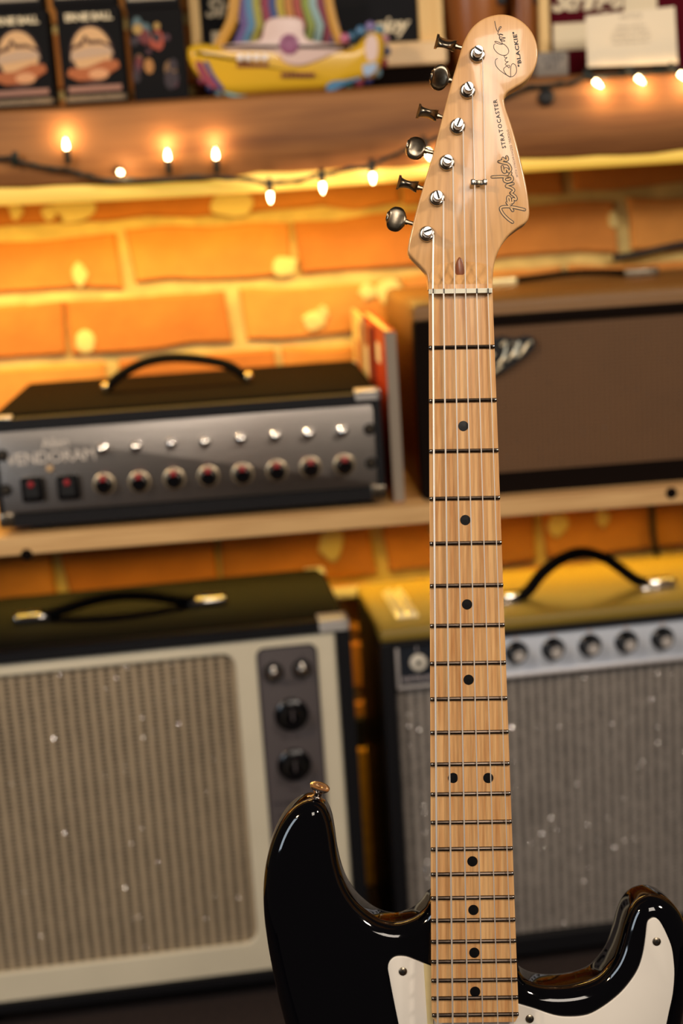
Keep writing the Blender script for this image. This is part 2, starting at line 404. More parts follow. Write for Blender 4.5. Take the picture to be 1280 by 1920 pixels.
# ---- timber beam forming the upper shelf
BY = 1.70
topl = [(-420, 226), (-100, 212), (0, 205), (150, 199), (300, 193), (500, 188), (640, 184), (760, 178), (860, 172), (1000, 164), (1100, 156), (1280, 143), (1450, 133), (1700, 122)]
midl = [(-420, 368), (-100, 354), (0, 352), (150, 348), (300, 341), (420, 333), (480, 324), (550, 322), (620, 318), (690, 312), (850, 306), (990, 299), (1280, 280), (1450, 268), (1700, 256)]
lowl = [(-420, 402), (-100, 390), (0, 386), (140, 380), (300, 372), (500, 360), (640, 349), (760, 340), (850, 332), (1000, 321), (1280, 304), (1450, 292), (1700, 278)]
def zline(L, Y):
    Q = [at(px, py, Y) for px, py in L]; return lambda x: next((a.z+(b_.z-a.z)*(x-a.x)/(b_.x-a.x) for a, b_ in zip(Q, Q[1:]) if x <= b_.x), Q[-1].z) if x > Q[0].x else Q[0].z
zt, zm, zl = zline(topl, BY), zline(midl, BY), zline(lowl, BY+.02)
BTOP = 1.088
beam = thing('timber_beam', 'rough brown timber beam carrying the top shelf, above the bricks', 'beam', (0, BY, BTOP))
def beam_mesh():
    b = BM(); rows = []; N = 90
    for i in range(N+1):
        x = -1.3+3.0*i/N; wz = .0015*sin(x*23)+.001*sin(x*61)
        prof = [(WY-.001, BTOP), (BY+.008, BTOP), (BY, max(BTOP-.006, zt(x)-.004)), (BY-.002, (zt(x)+zm(x))/2), (BY, zm(x)+wz+.003), (BY+.004, zm(x)+wz-.001), (BY+.05, zm(x)+.002), (WY-.001, zm(x)+.004)]
        rows.append([b.verts.new((x, y-BY, z-BTOP)) for y, z in prof])
    for a, c in zip(rows, rows[1:]):
        n = len(a)
        for j in range(n): b.faces.new((a[j], a[(j+1) % n], c[(j+1) % n], c[j]))
    b.faces.new(rows[0]); b.faces.new(rows[-1][::-1]); return b
obj('plank', beam_mesh(), M_BEAM, beam, True, angle=50)
def lip_mesh():
    b = BM(); rows = []; N = 90
    for i in range(N+1):
        x = -1.3+3.0*i/N
        prof = [(BY+.006, zm(x)+.001), (BY+.006, zm(x)-.004), (BY+.014, zl(x)+.002), (BY+.020, zl(x)), (BY+.026, zl(x)+.001), (BY+.028, zm(x)+.001)]
        rows.append([b.verts.new((x, y-BY, z-BTOP)) for y, z in prof])
    for a, c in zip(rows, rows[1:]):
        n = len(a)
        for j in range(n): b.faces.new((a[j], a[(j+1) % n], c[(j+1) % n], c[j]))
    b.faces.new(rows[0]); b.faces.new(rows[-1][::-1]); return b
obj('light_diffuser', lip_mesh(), M_LIP, beam, True, label='glowing yellow light strip along the beam edge', angle=50)
p = at(1022, 183, BY); b = BM(); lathe(b, [(.0095, 0), (.0095, .007), (.006, .010), (0, .010)], (0, -1, 0), (p.x, .0, p.z-BTOP), 16); obj('bolt', b, M_RUBBER, beam, True)

# ---- light bars hidden behind the beam edge and under the plank
def light_bar(name, label, x0, x1, y, z, power, tgt, sy=.012, spread=180):
    t = thing(name, label, 'light', ((x0+x1)/2, y, z)); L = x1-x0
    b = BM(); box(b, -L/2-.01, L/2+.01, -.010, .010, .0015, .012, .002); obj('housing', b, M_CHROME, t)
    l = bpy.data.lights.new('tube', 'AREA'); l.shape = 'RECTANGLE'; l.size = L; l.size_y = sy; l.energy = power; l.color = YEL; l.spread = radians(spread)
    o = bpy.data.objects.new('tube', l); C.objects.link(o); o.parent = t
    o.rotation_euler = Vector(tgt).to_track_quat('-Z', 'Y').to_euler() if False else (tgt, 0, 0)
    return t
light_bar('light_bar', 'slim yellow light bar fixed under the timber beam', -.80, .22, BY+.045, .985, 4.1, radians(4))
light_bar('light_bar', 'slim yellow light bar fixed under the pine plank shelf', -.38, .62, 1.80, .588, 1.7, radians(-6), spread=115)

# ---- middle plank shelf
SY = 1.53; ST = .6275
plank = thing('plank_shelf', 'pale pine plank shelf holding the amplifier head', 'shelf', (.15, SY, ST))
b = BM(); box(b, -1.2, 1.3, 0, WY-.012-SY, -.0205, 0, .0015); obj('plank', b, M_PLANK, plank)
for px, py in ((50, 1040), (1258, 924)):
    p = at(px, py, SY); b = BM(); lathe(b, [(.0065, -.002), (.0065, .0012), (.004, .002), (0, .002)], (0, -1, 0), (p.x-.15, 0, p.z-ST), 12); obj('knot', b, M_BROWNTOLEX, plank, True)
for x in (-.62, 1.05):
    b = BM(); box(b, x-.15-.012, x-.15+.012, .03, WY-.012-SY, -.17, -.0205, .002); obj('bracket', b, M_RUBBER, plank)

# ================================================================== LEFT COMBO AMPLIFIER
def handle_strap(t, pts, w=.012, th=.35, m=M_LEATHER):
    b = BM(); tube(b, crom(pts, 6, closed=False), w, 12, flat=th, up=(0, 1, 0) if False else None); return obj('handle_strap', b, m, t, True)
def knob(t, x, z, y0, r, h, pointer=0, m=M_KNOB, cap=None):
    b = BM(); lathe(b, [(r, 0), (r, h*.12), (r*.93, h*.2), (r*.66, h*.3), (r*.58, h*.9), (r*.5, h), (0, h)], (0, -1, 0), (x, y0, z), 28)
    k = obj('knob', b, m, t, True)
    return k
rz = radians(3)
Lo = Vector((0, 1.60, .03)); fr = Fr(Lo, rz)
W0, W1 = -.415, .0985; H = .452
L = thing('combo_amplifier', 'black combo amplifier with cream front frame and tan woven grille, on the floor at left', 'amplifier', Lo, rz)
b = BM(); box(b, W0, W1, .006, .252, 0, H, .012, 4); obj('cabinet', b, M_TOLEX2, L, True)
# front rim of the cabinet (covered edge) and cream frame with rounded window
def ringplate(bm, outer, inner, y0, y1):
    n = len(outer); A = [bm.verts.new((x, y0, z)) for x, z in outer]; B_ = [bm.verts.new((x, y0, z)) for x, z in inner]
    A2 = [bm.verts.new((x, y1, z)) for x, z in outer]; B2 = [bm.verts.new((x, y1, z)) for x, z in inner]
    for i in range(n):
        j = (i+1) % n
        bm.faces.new((A[i], A[j], B_[j], B_[i])); bm.faces.new((A2[j], A2[i], B2[i], B2[j])); bm.faces.new((A[i], A2[i], A2[j], A[j])); bm.faces.new((B_[j], B2[j], B2[i], B_[i]))
fx1, fz1 = fr.uv(628, 1181); _, fz0 = fr.uv(520, 1822)
fx0 = W0+.016; fz0 = .012
b = BM(); ringplate(b, rrect(W0, W1, 0, H, .010), rrect(fx0, fx1, fz0, fz1, .004), -.006, .012); obj('front_rim', b, M_TOLEX, L, True)
gx1, gz1 = fr.uv(441, 1245); _, gz0 = fr.uv(477, 1758); gx1 = fr.uv(462, 1500)[0]; gz1 = fr.uv(300, 1238)[1]
gz0 = fr.uv(300, 1790)[1]
b = BM()
A = rrect(fx0, fx1, fz0, fz1, .004); Bq = rrect(fx0+.02, gx1, gz0, gz1, .017)
ringplate(b, A, Bq, -.001, .010)
fo = obj('front_frame', b, M_FRAME, L, True, label='cream painted front frame')
bmv = fo.modifiers.new('bev', 'BEVEL'); bmv.width = .002; bmv.segments = 2; bmv.limit_method = 'ANGLE'
b = BM(); box(b, fx0+.01, gx1+.008, .0055, .009, gz0-.008, gz1+.008); obj('grille_cloth', b, M_CLOTH_L, L)
# grey control panel recess
cx0 = fr.uv(484, 1240)[0]; cx1 = fr.uv(592, 1225)[0]; cz1 = fr.uv(540, 1212)[1]; cz0 = fr.uv(600, 1700)[1]
cp0 = fr.uv(487, 1290)[0]; cp1 = fr.uv(596, 1290)[0]
b = BM(); slab(b, rrect(cp0, cp1, gz0+.01, cz1, .009), .0025, 0, .0008, 2, XZ); cp = obj('control_panel', b, M_GREYPANEL, L, True, label='grey upright control panel')
b = BM(); ringplate(b, rrect(cp0-.0015, cp1+.0015, gz0+.0085, cz1+.0015, .010), rrect(cp0, cp1, gz0+.01, cz1, .009), -.0032, 0); obj('panel_bezel', b, M_PANELINK, cp)
for px, py in ((512, 1258), (565, 1251)):
    x, z = fr.uv(px, py); b = BM(); lathe(b, [(.0095, 0), (.0095, .003), (.0065, .0035), (.0065, .008), (.0042, .0085), (.0042, .014), (.003, .0155), (0, .016)], (0, -1, 0), (x, -.0025, z), 18); obj('jack_socket', b, M_CHROME, L, True)
    b = BM(); lathe(b, [(.0125, 0), (.0125, .001), (0, .001)], (0, -1, 0), (x, -.0025, z-.001), 18); obj('washer', b, M_RUBBER, L, True)
for px, py in ((546, 1338), (551, 1432)):
    x, z = fr.uv(px, py); k = knob(L, x, z, -.0025, .0205, .019)
    b = BM(); box(b, x-.0012, x+.0012, -.0232, -.0214, z-.001, z+.0125, .0003); obj('pointer', b, M_GREYPANEL, k)
def ink(t, s, px, py, size, m=M_PANELINK, f=fr, y=-.0027, spacing=1, rot=0, dy=0):
    x, z = f.uv(px, py, dy); tb = text_bm(s, size, .0001, spacing=spacing)
    bmesh.ops.transform(tb, matrix=Matrix.Translation((x, y, z)) @ Matrix.Rotation(pi/2, 4, 'X') @ Matrix.Rotation(rot, 4, 'Z'), verts=tb.verts[:])
    return obj('lettering', tb, m, t)
ink(L, 'INSTRUMENT', 541, 1283, .0068, spacing=1.15); ink(L, '1', 510, 1243, .008); ink(L, '2', 566, 1234, .008)
ink(L, 'VOLUME', 545, 1384, .0062); ink(L, 'TONE', 552, 1481, .0062)
ink(L, 'MODEL 12', 543, 1508, .0085); ink(L, 'USA', 530, 1532, .007)
# metal corners
def corner(t, x, y, z, sx, sy, s=.024, name='corner_cap'):
    """three-sided pressed metal corner wrapping a box corner at (x,y,z); sx, sy point into the box"""
    b = BM(); e = .0016
    xa, xb = sorted((x-sx*e, x+sx*s)); ya, yb = sorted((y-sy*e, y+sy*s))
    box(b, xa, xb, ya, yb, z-.004, z+e, .0015); 
    xa, xb = sorted((x-sx*e, x+sx*s)); ya, yb = sorted((y-sy*e, y+sy*.003)); box(b, xa, xb, ya, yb, z-s*.34, z+e, .0012)
    xa, xb = sorted((x-sx*e, x+sx*.003)); ya, yb = sorted((y-sy*e, y+sy*s)); box(b, xa, xb, ya, yb, z-s*.34, z+e, .0012)
    return obj(name, b, M_CORNER, t, True)
corner(L, W1-.002, -.005, H-.001, -1, 1, .034); corner(L, W1-.003, .250, H-.002, -1, -1); corner(L, W0+.003, -.004, H-.002, 1, 1); corner(L, W0+.003, .25, H-.002, 1, -1)
# handle with two chrome end caps
hz = H; yh = .120
xl0, xl1 = -.300, -.256; xr0, xr1 = -.088, -.040
for a, c in ((xl0, xl1), (xr0, xr1)):
    b = BM(); box(b, a, c, yh-.012, yh+.012, hz-.001, hz+.010, .004, 3); lathe(b, [(0, 0), (.005, .0005), (.005, .003), (0, .004)], (0, 0, 1), ((a+c)/2, yh, hz+.009), 12); obj('handle_cap', b, M_CHROME, L, True)
b = BM(); tube(b, crom([(xl1-.01, yh, hz+.006), (xl1+.012, yh, hz+.010), (xl1+.05, yh, hz+.019), ((xl1+xr0)/2, yh, hz+.022), (xr0-.05, yh, hz+.019), (xr0-.012, yh, hz+.010), (xr0+.01, yh, hz+.006)], 6, False), [.012]*37, 12, flat=.6); obj('handle_strap', b, M_LEATHER, L, True)
for x in (W0+.04, W1-.04):
    for y in (.035, .215): b = BM(); lathe(b, [(.016, 0), (.013, -.0305), (0, -.0305)], (0, 0, 1), (x, y, .001), 16); obj('foot', b, M_RUBBER, L, True)

# ================================================================== RIGHT COMBO AMPLIFIER
Ro = Vector((.16, 1.608, .02)); fr2 = Fr(Ro, rz)
RX0 = fr2.uv(711, 1181)[0]; RX1 = RX0+.47; RH = fr2.uv(711, 1181)[1]
R = thing('combo_amplifier', 'black combo amplifier with silver knob panel and grey grille, on the floor at right', 'amplifier', Ro, rz)
b = BM(); box(b, RX0, RX1, .03, .205, 0, RH, .006, 3)
obj('cabinet', b, M_TOLEX, R, True)
b = BM(); box(b, RX0, RX1, -.004, .205, RH-.017, RH+.0005, .006, 3); obj('top_panel', b, mat('tolex_painted_yellow_light', '8e7630', .45, bump=.5, bscale=900), R, True, label='black tolex top with yellow light painted into its colour')  # yellow light on the black tolex top is painted into this base colour
b = BM()
gx0 = fr2.uv(752, 1300)[0]; rgz1 = fr2.uv(980, 1268)[1]; rgz0 = fr2.uv(980, 1756)[1]; pz1 = fr2.uv(980, 1191)[1]
for q in ((RX0, gx0-.006, 0, RH-.017), (RX1-.02, RX1, 0, RH-.017), (gx0-.006, RX1-.02, 0, rgz0), (gx0-.006, RX1-.02, pz1+.001, RH-.017)): box(b, q[0], q[1], -.004, .03, q[2], q[3], .0015)
obj('front_rim', b, M_TOLEX, R)
b = BM(); box(b, gx0-.004, RX1-.02, .010, .016, rgz0-.002, rgz1+.004); obj('grille_cloth', b, M_CLOTH_R, R)
px0 = fr2.uv(743, 1250)[0]
b = BM(); box(b, px0, RX1-.022, .002, .030, rgz1-.0005, pz1+.0012, .002); pn = obj('control_panel', b, M_SILVER, R, True, label='silver metal control panel')
b = BM(); box(b, px0-.0003, RX1-.022, -.002, .004, rgz1-.0008, rgz1+.0032, .001)
box(b, px0-.0008, px0+.0034, -.002, .004, rgz1, pz1-.001, .001); obj('panel_edge', b, mat('pale_panel_edge', 'cfc9c6', .35, .4), pn, True)
x9 = fr2.uv(949, 1230)[0]
b = BM(); box(b, px0+.0034, x9-.01, .0005, .003, rgz1+.0032, pz1-.0005, .0006); obj('dark_section', b, M_DARKPANEL, pn)
def rink(s, px, py, size, m): return ink(R, s, px, py, size, m, fr2, .0002, spacing=1.05)
rink('INSTRUMENT', 795, 1275, .0085, mat('white_print', 'd9cfd0', .5)); rink('1', 781, 1222, .010, bpy.data.materials['white_print']); rink('2', 822, 1218, .010, bpy.data.materials['white_print'])
for px, py in ((784, 1242), (826, 1238)):
    x, z = fr2.uv(px, py); b = BM(); lathe(b, [(.0103, 0), (.0103, .003), (.0085, .0055), (.004, .006), (.0036, .002), (0, .002)], (0, -1, 0), (x, .001, z), 26); j = obj('jack_socket', b, M_WASHER, R, True)
    b = BM(); lathe(b, [(.0034, 0), (.0034, .001), (0, .001)], (0, -1, 0), (x, -.002, z), 14); obj('socket_hole', b, M_RUBBER, j, True)
kn = [(968, 1224), (1031, 1217), (1101, 1211), (1171, 1204), (1242, 1197)]
kx = [fr2.uv(*k) for k in kn]; dx = (kx[4][0]-kx[0][0])/4
kx = [(kx[0][0]+dx*i, kx[0][1]+(kx[4][1]-kx[0][1])*i/4) for i in range(-1, 7)]
for i, (x, z) in enumerate(kx):
    if x > RX1-.03: break
    b = BM(); lathe(b, [(.0145, 0), (.0145, .0015), (.0125, .003), (.0100, .006), (.0092, .015), (.0078, .0165), (0, .0165)], (0, -1, 0), (x, .002, z), 28); k = obj('knob', b, M_KNOB, R, True)
    b = BM(); lathe(b, [(.0068, 0), (.0066, .0009), (.004, .0013), (.0015, .0006), (0, .0006)], (0, -1, 0), (x, -.0145, z), 22); obj('knob_cap', b, M_KCAP, k, True)
    b = BM(); box(b, x-.0028, x+.0028, .0004, .0022, z+.0158, z+.0205, .001); obj('number_mark', b, bpy.data.materials['white_print'], R)
# top fittings: strap handle between two chrome brackets, metal plate on the left
def chrome_bracket(x0, x1, y, name='handle_cap'):
    b = BM(); box(b, x0, x1, y-.010, y+.010, RH, RH+.012, .004, 3); box(b, x0+.002, x1-.002, y-.013, y+.013, RH, RH+.003, .001); return obj(name, b, M_CHROME, R, True)
hx = [fr2.top(px, py, RH+.01) for px, py in ((943, 1124), (977, 1118), (1203, 1096), (1270, 1087))]; hy = .062
chrome_bracket(hx[1][0]-.045, hx[1][0], hy); chrome_bracket(hx[2][0], hx[3][0], hy)
ha, hb = hx[1][0], hx[2][0]; hp = []
for px, py in ((985, 1112), (1015, 1076), (1050, 1049), (1090, 1036), (1130, 1045), (1160, 1064), (1190, 1086)):
    q = fr2.uv(px, py, hy); hp.append((q[0], hy, q[1]))
b = BM(); tube(b, crom([(ha-.012, hy, RH+.006)]+hp+[(hb+.012, hy, RH+.006)], 6, False), .011, 12, flat=.62, up=(0, 0, 1)); obj('handle_strap', b, M_LEATHER, R, True)
pts = [fr2.top(px, py, RH+.004) for px, py in ((720, 1106), (765, 1160), (705, 1106), (742, 1106))]
xa = pts[0][0]; b = BM(); box(b, xa-.004, xa+.024, .035, pts[0][1]-.005, RH, RH+.003, .001); tube(b, [(xa+.004, .04, RH+.004), (xa+.004, pts[0][1]-.01, RH+.004)], .004, 10); tube(b, [(xa+.017, .04, RH+.004), (xa+.017, pts[0][1]-.01, RH+.004)], .004, 10); obj('top_plate', b, mat('pale_ribbed_metal', 'efe6c4', .3, .4), R, True)
for x in (RX0+.04, RX1-.04):
    for y in (.035, .17): b = BM(); lathe(b, [(.016, 0), (.013, -.0205), (0, -.0205)], (0, 0, 1), (x, y, .001), 16); obj('foot', b, M_RUBBER, R, True)

# ================================================================== AMPLIFIER HEAD ON THE PLANK
Ho = Vector((0, 1.55, ST)); fh = Fr(Ho, 0)
HH = .131; HX0, HX1 = fh.uv(-8, 900)[0], fh.uv(717, 850)[0]
HD = thing('amplifier_head', 'black amplifier head with brushed metal panel and rows of knobs, on the plank shelf', 'amplifier', Ho)
hz0 = .008
b = BM(); box(b, HX0, HX1, .012, .295, hz0, HH, .007, 3); obj('cabinet', b, M_BROWNTOLEX, HD, True)
pa = fh.uv(0, 811); pb = fh.uv(696, 757); pc = fh.uv(706, 912); pd = fh.uv(8, 962)
PX0, PX1, PZ0, PZ1 = pd[0]+.001, pb[0]+.001, (pc[1]+pd[1])/2, (pa[1]+pb[1])/2
b = BM(); ringplate(b, rrect(HX0, HX1, hz0, HH-.004, .007), rrect(PX0-.0015, PX1+.0015, PZ0-.001, PZ1+.001, .005), -.006, .014); obj('front_rim', b, M_TOLEX, HD, True)
b = BM(); slab(b, rrect(PX0-.001, PX1+.001, PZ0, PZ1, .005), .0035, -.008, .0008, 2, XZ); pn = obj('control_panel', b, M_BRUSHED, HD, True, label='brushed metal control panel')
FY = -.0035
for px, py in ((193, 839), (256, 835), (322, 829), (385, 826), (452, 820), (517, 815), (579, 811), (642, 806)):
    x, z = fh.uv(px, py); b = BM(); lathe(b, [(.0065, 0), (.0062, .002), (.0045, .003), (.0042, .006), (.0050, .008), (.0042, .0115), (.002, .013), (0, .0133)], (0, -1, 0), (x, FY, z), 18); obj('toggle_button', b, M_CHROME, HD, True)
for px, py in ((196, 908), (262, 904), (327, 898), (391, 893), (455, 889), (519, 883), (582, 877), (645, 872)):
    x, z = fh.uv(px, py)
    b = BM(); lathe(b, [(.0122, 0), (.0120, .0012), (.0108, .0018), (.0105, .0008), (0, .0008)], (0, -1, 0), (x, FY, z+.001), 26); ring = obj('dial_ring', b, mat('dial_ring', 'cdbb9a', .35, .5) if 'dial_ring' not in bpy.data.materials else bpy.data.materials['dial_ring'], HD, True)
    b = BM(); lathe(b, [(.0100, 0), (.0098, .004), (.0085, .006), (.0080, .013), (.0065, .0145), (0, .0145)], (0, -1, 0), (x, FY, z), 24); k = obj('knob', b, M_KNOB, HD, True)
    b = BM(); box(b, x-.0032, x+.0032, FY-.0150, FY-.0040, z+.0068, z+.0112, .0008); obj('red_pointer', b, M_RED, k)
for px, py in ((62, 915), (129, 911)):
    x, z = fh.uv(px, py); b = BM(); slab(b, rrect(x-.0118, x+.0118, z-.0138, z+.0138, .0025), .006, 0, .0012, 2, XZ); s = obj('rocker_switch', b, M_KNOB, HD, True); s.location.y = FY
    b = BM(); box(b, x-.0078, x+.0078, -.0095, -.0055, z-.009, z+.009, .001); k = obj('rocker', b, M_RUBBER, s)
    b = BM(); lathe(b, [(.0032, 0), (.0030, .002), (0, .003)], (0, -1, 0), (x, -.0095, z+.0066), 12); obj('red_lens', b, M_RED, s, True)
ink(HD, 'Allen', 105, 838, .016, mat('logo_print', 'e4d9cc', .6), fh, FY-.0003, spacing=.9, rot=radians(2))
ink(HD, 'VENDORAM', 98, 866, .0185, bpy.data.materials['logo_print'], fh, FY-.0003, spacing=.93)
x, z = fh.uv(94, 877); b = BM(); lathe(b, [(.004, 0), (.0036, .002), (0, .003)], (0, -1, 0), (x, FY, z), 14); obj('indicator_jewel', b, mat('amber_jewel', 'c9a77c', .3), HD, True)
for px, py in ((692, 804), (695, 867), (5, 853), (12, 918)):
    x, z = fh.uv(px, py); b = BM(); lathe(b, [(.0068, -.001), (.0068, .0008), (0, .0008)], (0, -1, 0), (x, FY, z), 16); s = obj('cup_washer', b, M_RUBBER, HD, True)
    b = BM(); lathe(b, [(.0042, 0), (.0035, .002), (0, .0026)], (0, -1, 0), (x, FY-.0005, z), 14); obj('screw', b, M_AGED, s, True)
corner(HD, HX1-.001, -.006, HH-.002, -1, 1, .026); corner(HD, HX0+.002, -.004, HH-.003, 1, 1, .022); corner(HD, HX1-.002, .292, HH-.002, -1, -1, .022)
for xx, sx in ((HX1, -1), (HX0, 1)):
    b = BM(); a, c = sorted((xx-sx*.0012, xx+sx*.016)); box(b, a, c, -.0075, .012, hz0-.001, hz0+.016, .003, 2); obj('corner_cap', b, M_AGED, HD, True)
yh = .135
q0 = fh.top(202, 728, HH); q1 = fh.top(462, 708, HH)
for x in (q0[0]+.002, q1[0]+.002):
    b = BM(); box(b, x-.005, x+.005, yh-.012, yh+.012, HH-.001, HH+.013, .004, 3); obj('handle_cap', b, mat('brass_cap', 'd8c08a', .22, 1) if 'brass_cap' not in bpy.data.materials else bpy.data.materials['brass_cap'], HD, True)
hp = [(q0[0]+.004, yh, HH+.006)]
for px, py in ((222, 706), (262, 683), (300, 673), (340, 671), (390, 676), (430, 686)):
    q = fh.uv(px, py, yh); hp.append((q[0], yh, q[1]))
hp.append((q1[0], yh, HH+.006))
b = BM(); tube(b, crom(hp, 6, False), .0115, 12, flat=.5, up=(0, 0, 1)); obj('handle_strap', b, M_LEATHER, HD, True)
for x in (HX0+.04, HX1-.04):
    for y in (.03, .26): b = BM(); lathe(b, [(.014, hz0+.001), (.012, 0), (0, 0)], (0, 0, 1), (x, y, 0), 16); obj('foot', b, M_RUBBER, HD, True)

# ================================================================== BROWN GRILLE CABINET ON THE PLANK
Co = Vector((0, 1.56, ST)); fc = Fr(Co, 0)
CX0 = fc.uv(777, 640)[0]; CX1 = CX0+.46; CH = .219
CB = thing('speaker_cabinet', 'long dark cabinet with brown grille cloth on the plank shelf, behind the guitar neck', 'cabinet', Co)
b = BM(); box(b, CX0, CX1, .018, .30, 0, CH, .010, 4); obj('cabinet', b, mat('tolex_painted_ochre_light', '80592a', .42, bump=.5, bscale=900), CB, True)  # dark tolex; yellow light on its top is put into the ochre base
zb1 = fc.uv(930, 607)[1]; zb0 = fc.uv(940, 887)[1]
b = BM(); ringplate(b, rrect(CX0, CX1, 0, fc.uv(930, 593)[1], .004), rrect(CX0+.026, CX1-.02, zb0, zb1, .003), -.004, .020); obj('front_rim', b, M_BROWNTOLEX, CB, True)
b = BM(); box(b, CX0+.02, CX1-.015, .004, .008, zb0-.004, zb1+.004); obj('grille_cloth', b, M_CLOTH_B, CB)
P = [fc.uv(*q) for q in ((1003, 640), (1001, 652), (985, 668), (945, 696), (905, 714), (868, 722), (852, 712), (858, 690), (880, 658), (905, 640), (940, 630), (965, 634), (985, 629), (997, 631))]
b = BM(); slab(b, P, .004, -.003, .0008, 2, XZ); lg = obj('badge', b, M_RUBBER, CB, label='black winged badge with silver strokes')
for j, S in enumerate(([(938, 648), (948, 640), (944, 668), (932, 684)], [(958, 642), (966, 650), (957, 668), (946, 676)], [(972, 640), (966, 668), (978, 660), (988, 644), (996, 640)], [(880, 700), (900, 690), (925, 662)], [(890, 706), (920, 700), (940, 684)])):
    b = BM(); tube(b, crom([(fc.uv(*q)[0], -.0045, fc.uv(*q)[1]) for q in S], 4, False), .0022, 6); obj('silver_stroke', b, mat('badge_silver', 'b8b09a', .35, .6) if 'badge_silver' not in bpy.data.materials else bpy.data.materials['badge_silver'], lg, True)
hy = .20
xs = [fc.uv(px, 540, hy)[0] for px in (905, 968, 1167, 1232)]
for a, c, m in ((xs[0], xs[1], mat('pale_brass', 'efe0a8', .3, .6)), (xs[2], xs[3], M_AGED)):
    b = BM(); box(b, a, c, hy-.011, hy+.011, CH-.001, CH+.010, .003, 3); obj('handle_cap', b, m, CB, True)
b = BM(); tube(b, crom([(xs[1]-.01, hy, CH+.005), (xs[1]+.03, hy, CH+.007), ((xs[1]+xs[2])/2, hy, CH+.009), (xs[2]-.03, hy, CH+.008), (xs[2]+.01, hy, CH+.005)], 6, False), .010, 12, flat=.4, up=(0, 0, 1)); obj('handle_strap', b, M_LEATHER, CB, True)
# cables
def cable(name, label, pts, r, m=M_RUBBER):
    b = BM(); tube(b, crom(pts, 6, False), r, 10); return tag(obj(name, b, m, None, True), label, 'cable')
P = [at(1150, 484, WY-.02)] + [at(px, py, WY-.02) for px, py in ((1200, 476), (1240, 466), (1290, 456), (1360, 446), (1500, 430))]
cable('cable', 'thick black cable running along the bricks above the brown cabinet', P, .0048)
P = [at(px, py, 1.875) for px, py in ((1221, 934), (1222, 960), (1224, 1000), (1229, 1030), (1236, 1060), (1246, 1100), (1262, 1170))]
cable('cable', 'thin black cable hanging below the plank shelf behind the right amplifier', P, .0042)

# ================================================================== BOOKS
def book(x, y0, y1, z0, z1, w, cover, pages, label, group, spine=None, deco=()):
    t = thing('book', label, 'book', (x, y0, z0), 0, group); D = y1-y0; Hh = z1-z0
    b = BM(); box(b, 0, .0016, 0, D, 0, Hh, .0004); box(b, w-.0016, w, 0, D, 0, Hh, .0004); box(b, 0, w, 0, .0016, 0, Hh, .0004); obj('cover', b, cover, t)
    b = BM(); box(b, .0016, w-.0016, .0016, D-.003, .003, Hh-.003); obj('pages', b, pages, t)
    for k, (m, ya, yb, za, zb) in enumerate(deco):
        b = BM(); box(b, -.0006, .0002, ya, yb, za, zb); obj('cover_print', b, m, t)
    if spine: b = BM(); box(b, .0002, w-.0002, -.0006, .0006, .001, Hh-.001); obj('spine', b, spine, t)
    return t
M_REDC = mat('red_cover', 'c23a1c', .45, var=.2, vscale=20); M_PAGE = mat('yellowed_pages', 'e8cf8a', .7); M_GREYSP = mat('grey_spine', '8d8172', .55)
M_ORC = mat('faded_red_cover', 'b5532a', .5, var=.25, vscale=30)
x0 = at(757, 950, 1.55).x-.0115
book(x0+.001, 1.555, 1.865, ST, .8195, .0125, M_REDC, M_PAGE, 'red-covered book with grey spine, standing between the amplifier head and brown cabinet', 'books beside the amplifier head', M_GREYSP,
     ((M_PAPER, .06, .10, .150, .172), (M_PAPER, .15, .20, .05, .09)))
book(x0-.0048, 1.68, 1.872, ST, .815, .0055, M_ORC, M_PAGE, 'faded red book with cream patches, set back at the left of the red book', 'books beside the amplifier head', None, ((M_PAPER, .03, .06, .10, .16), (M_DARKCARD, .07, .085, .02, .18)))
book(x0-.0090, 1.735, 1.875, ST, .822, .0040, M_PAGE, M_PAGE, 'thin yellowed booklet leaning nearest the wall, leftmost of the upright books', 'books beside the amplifier head', None, ((M_RED, .01, .03, .12, .185), (M_ORC, .05, .09, .03, .16)))

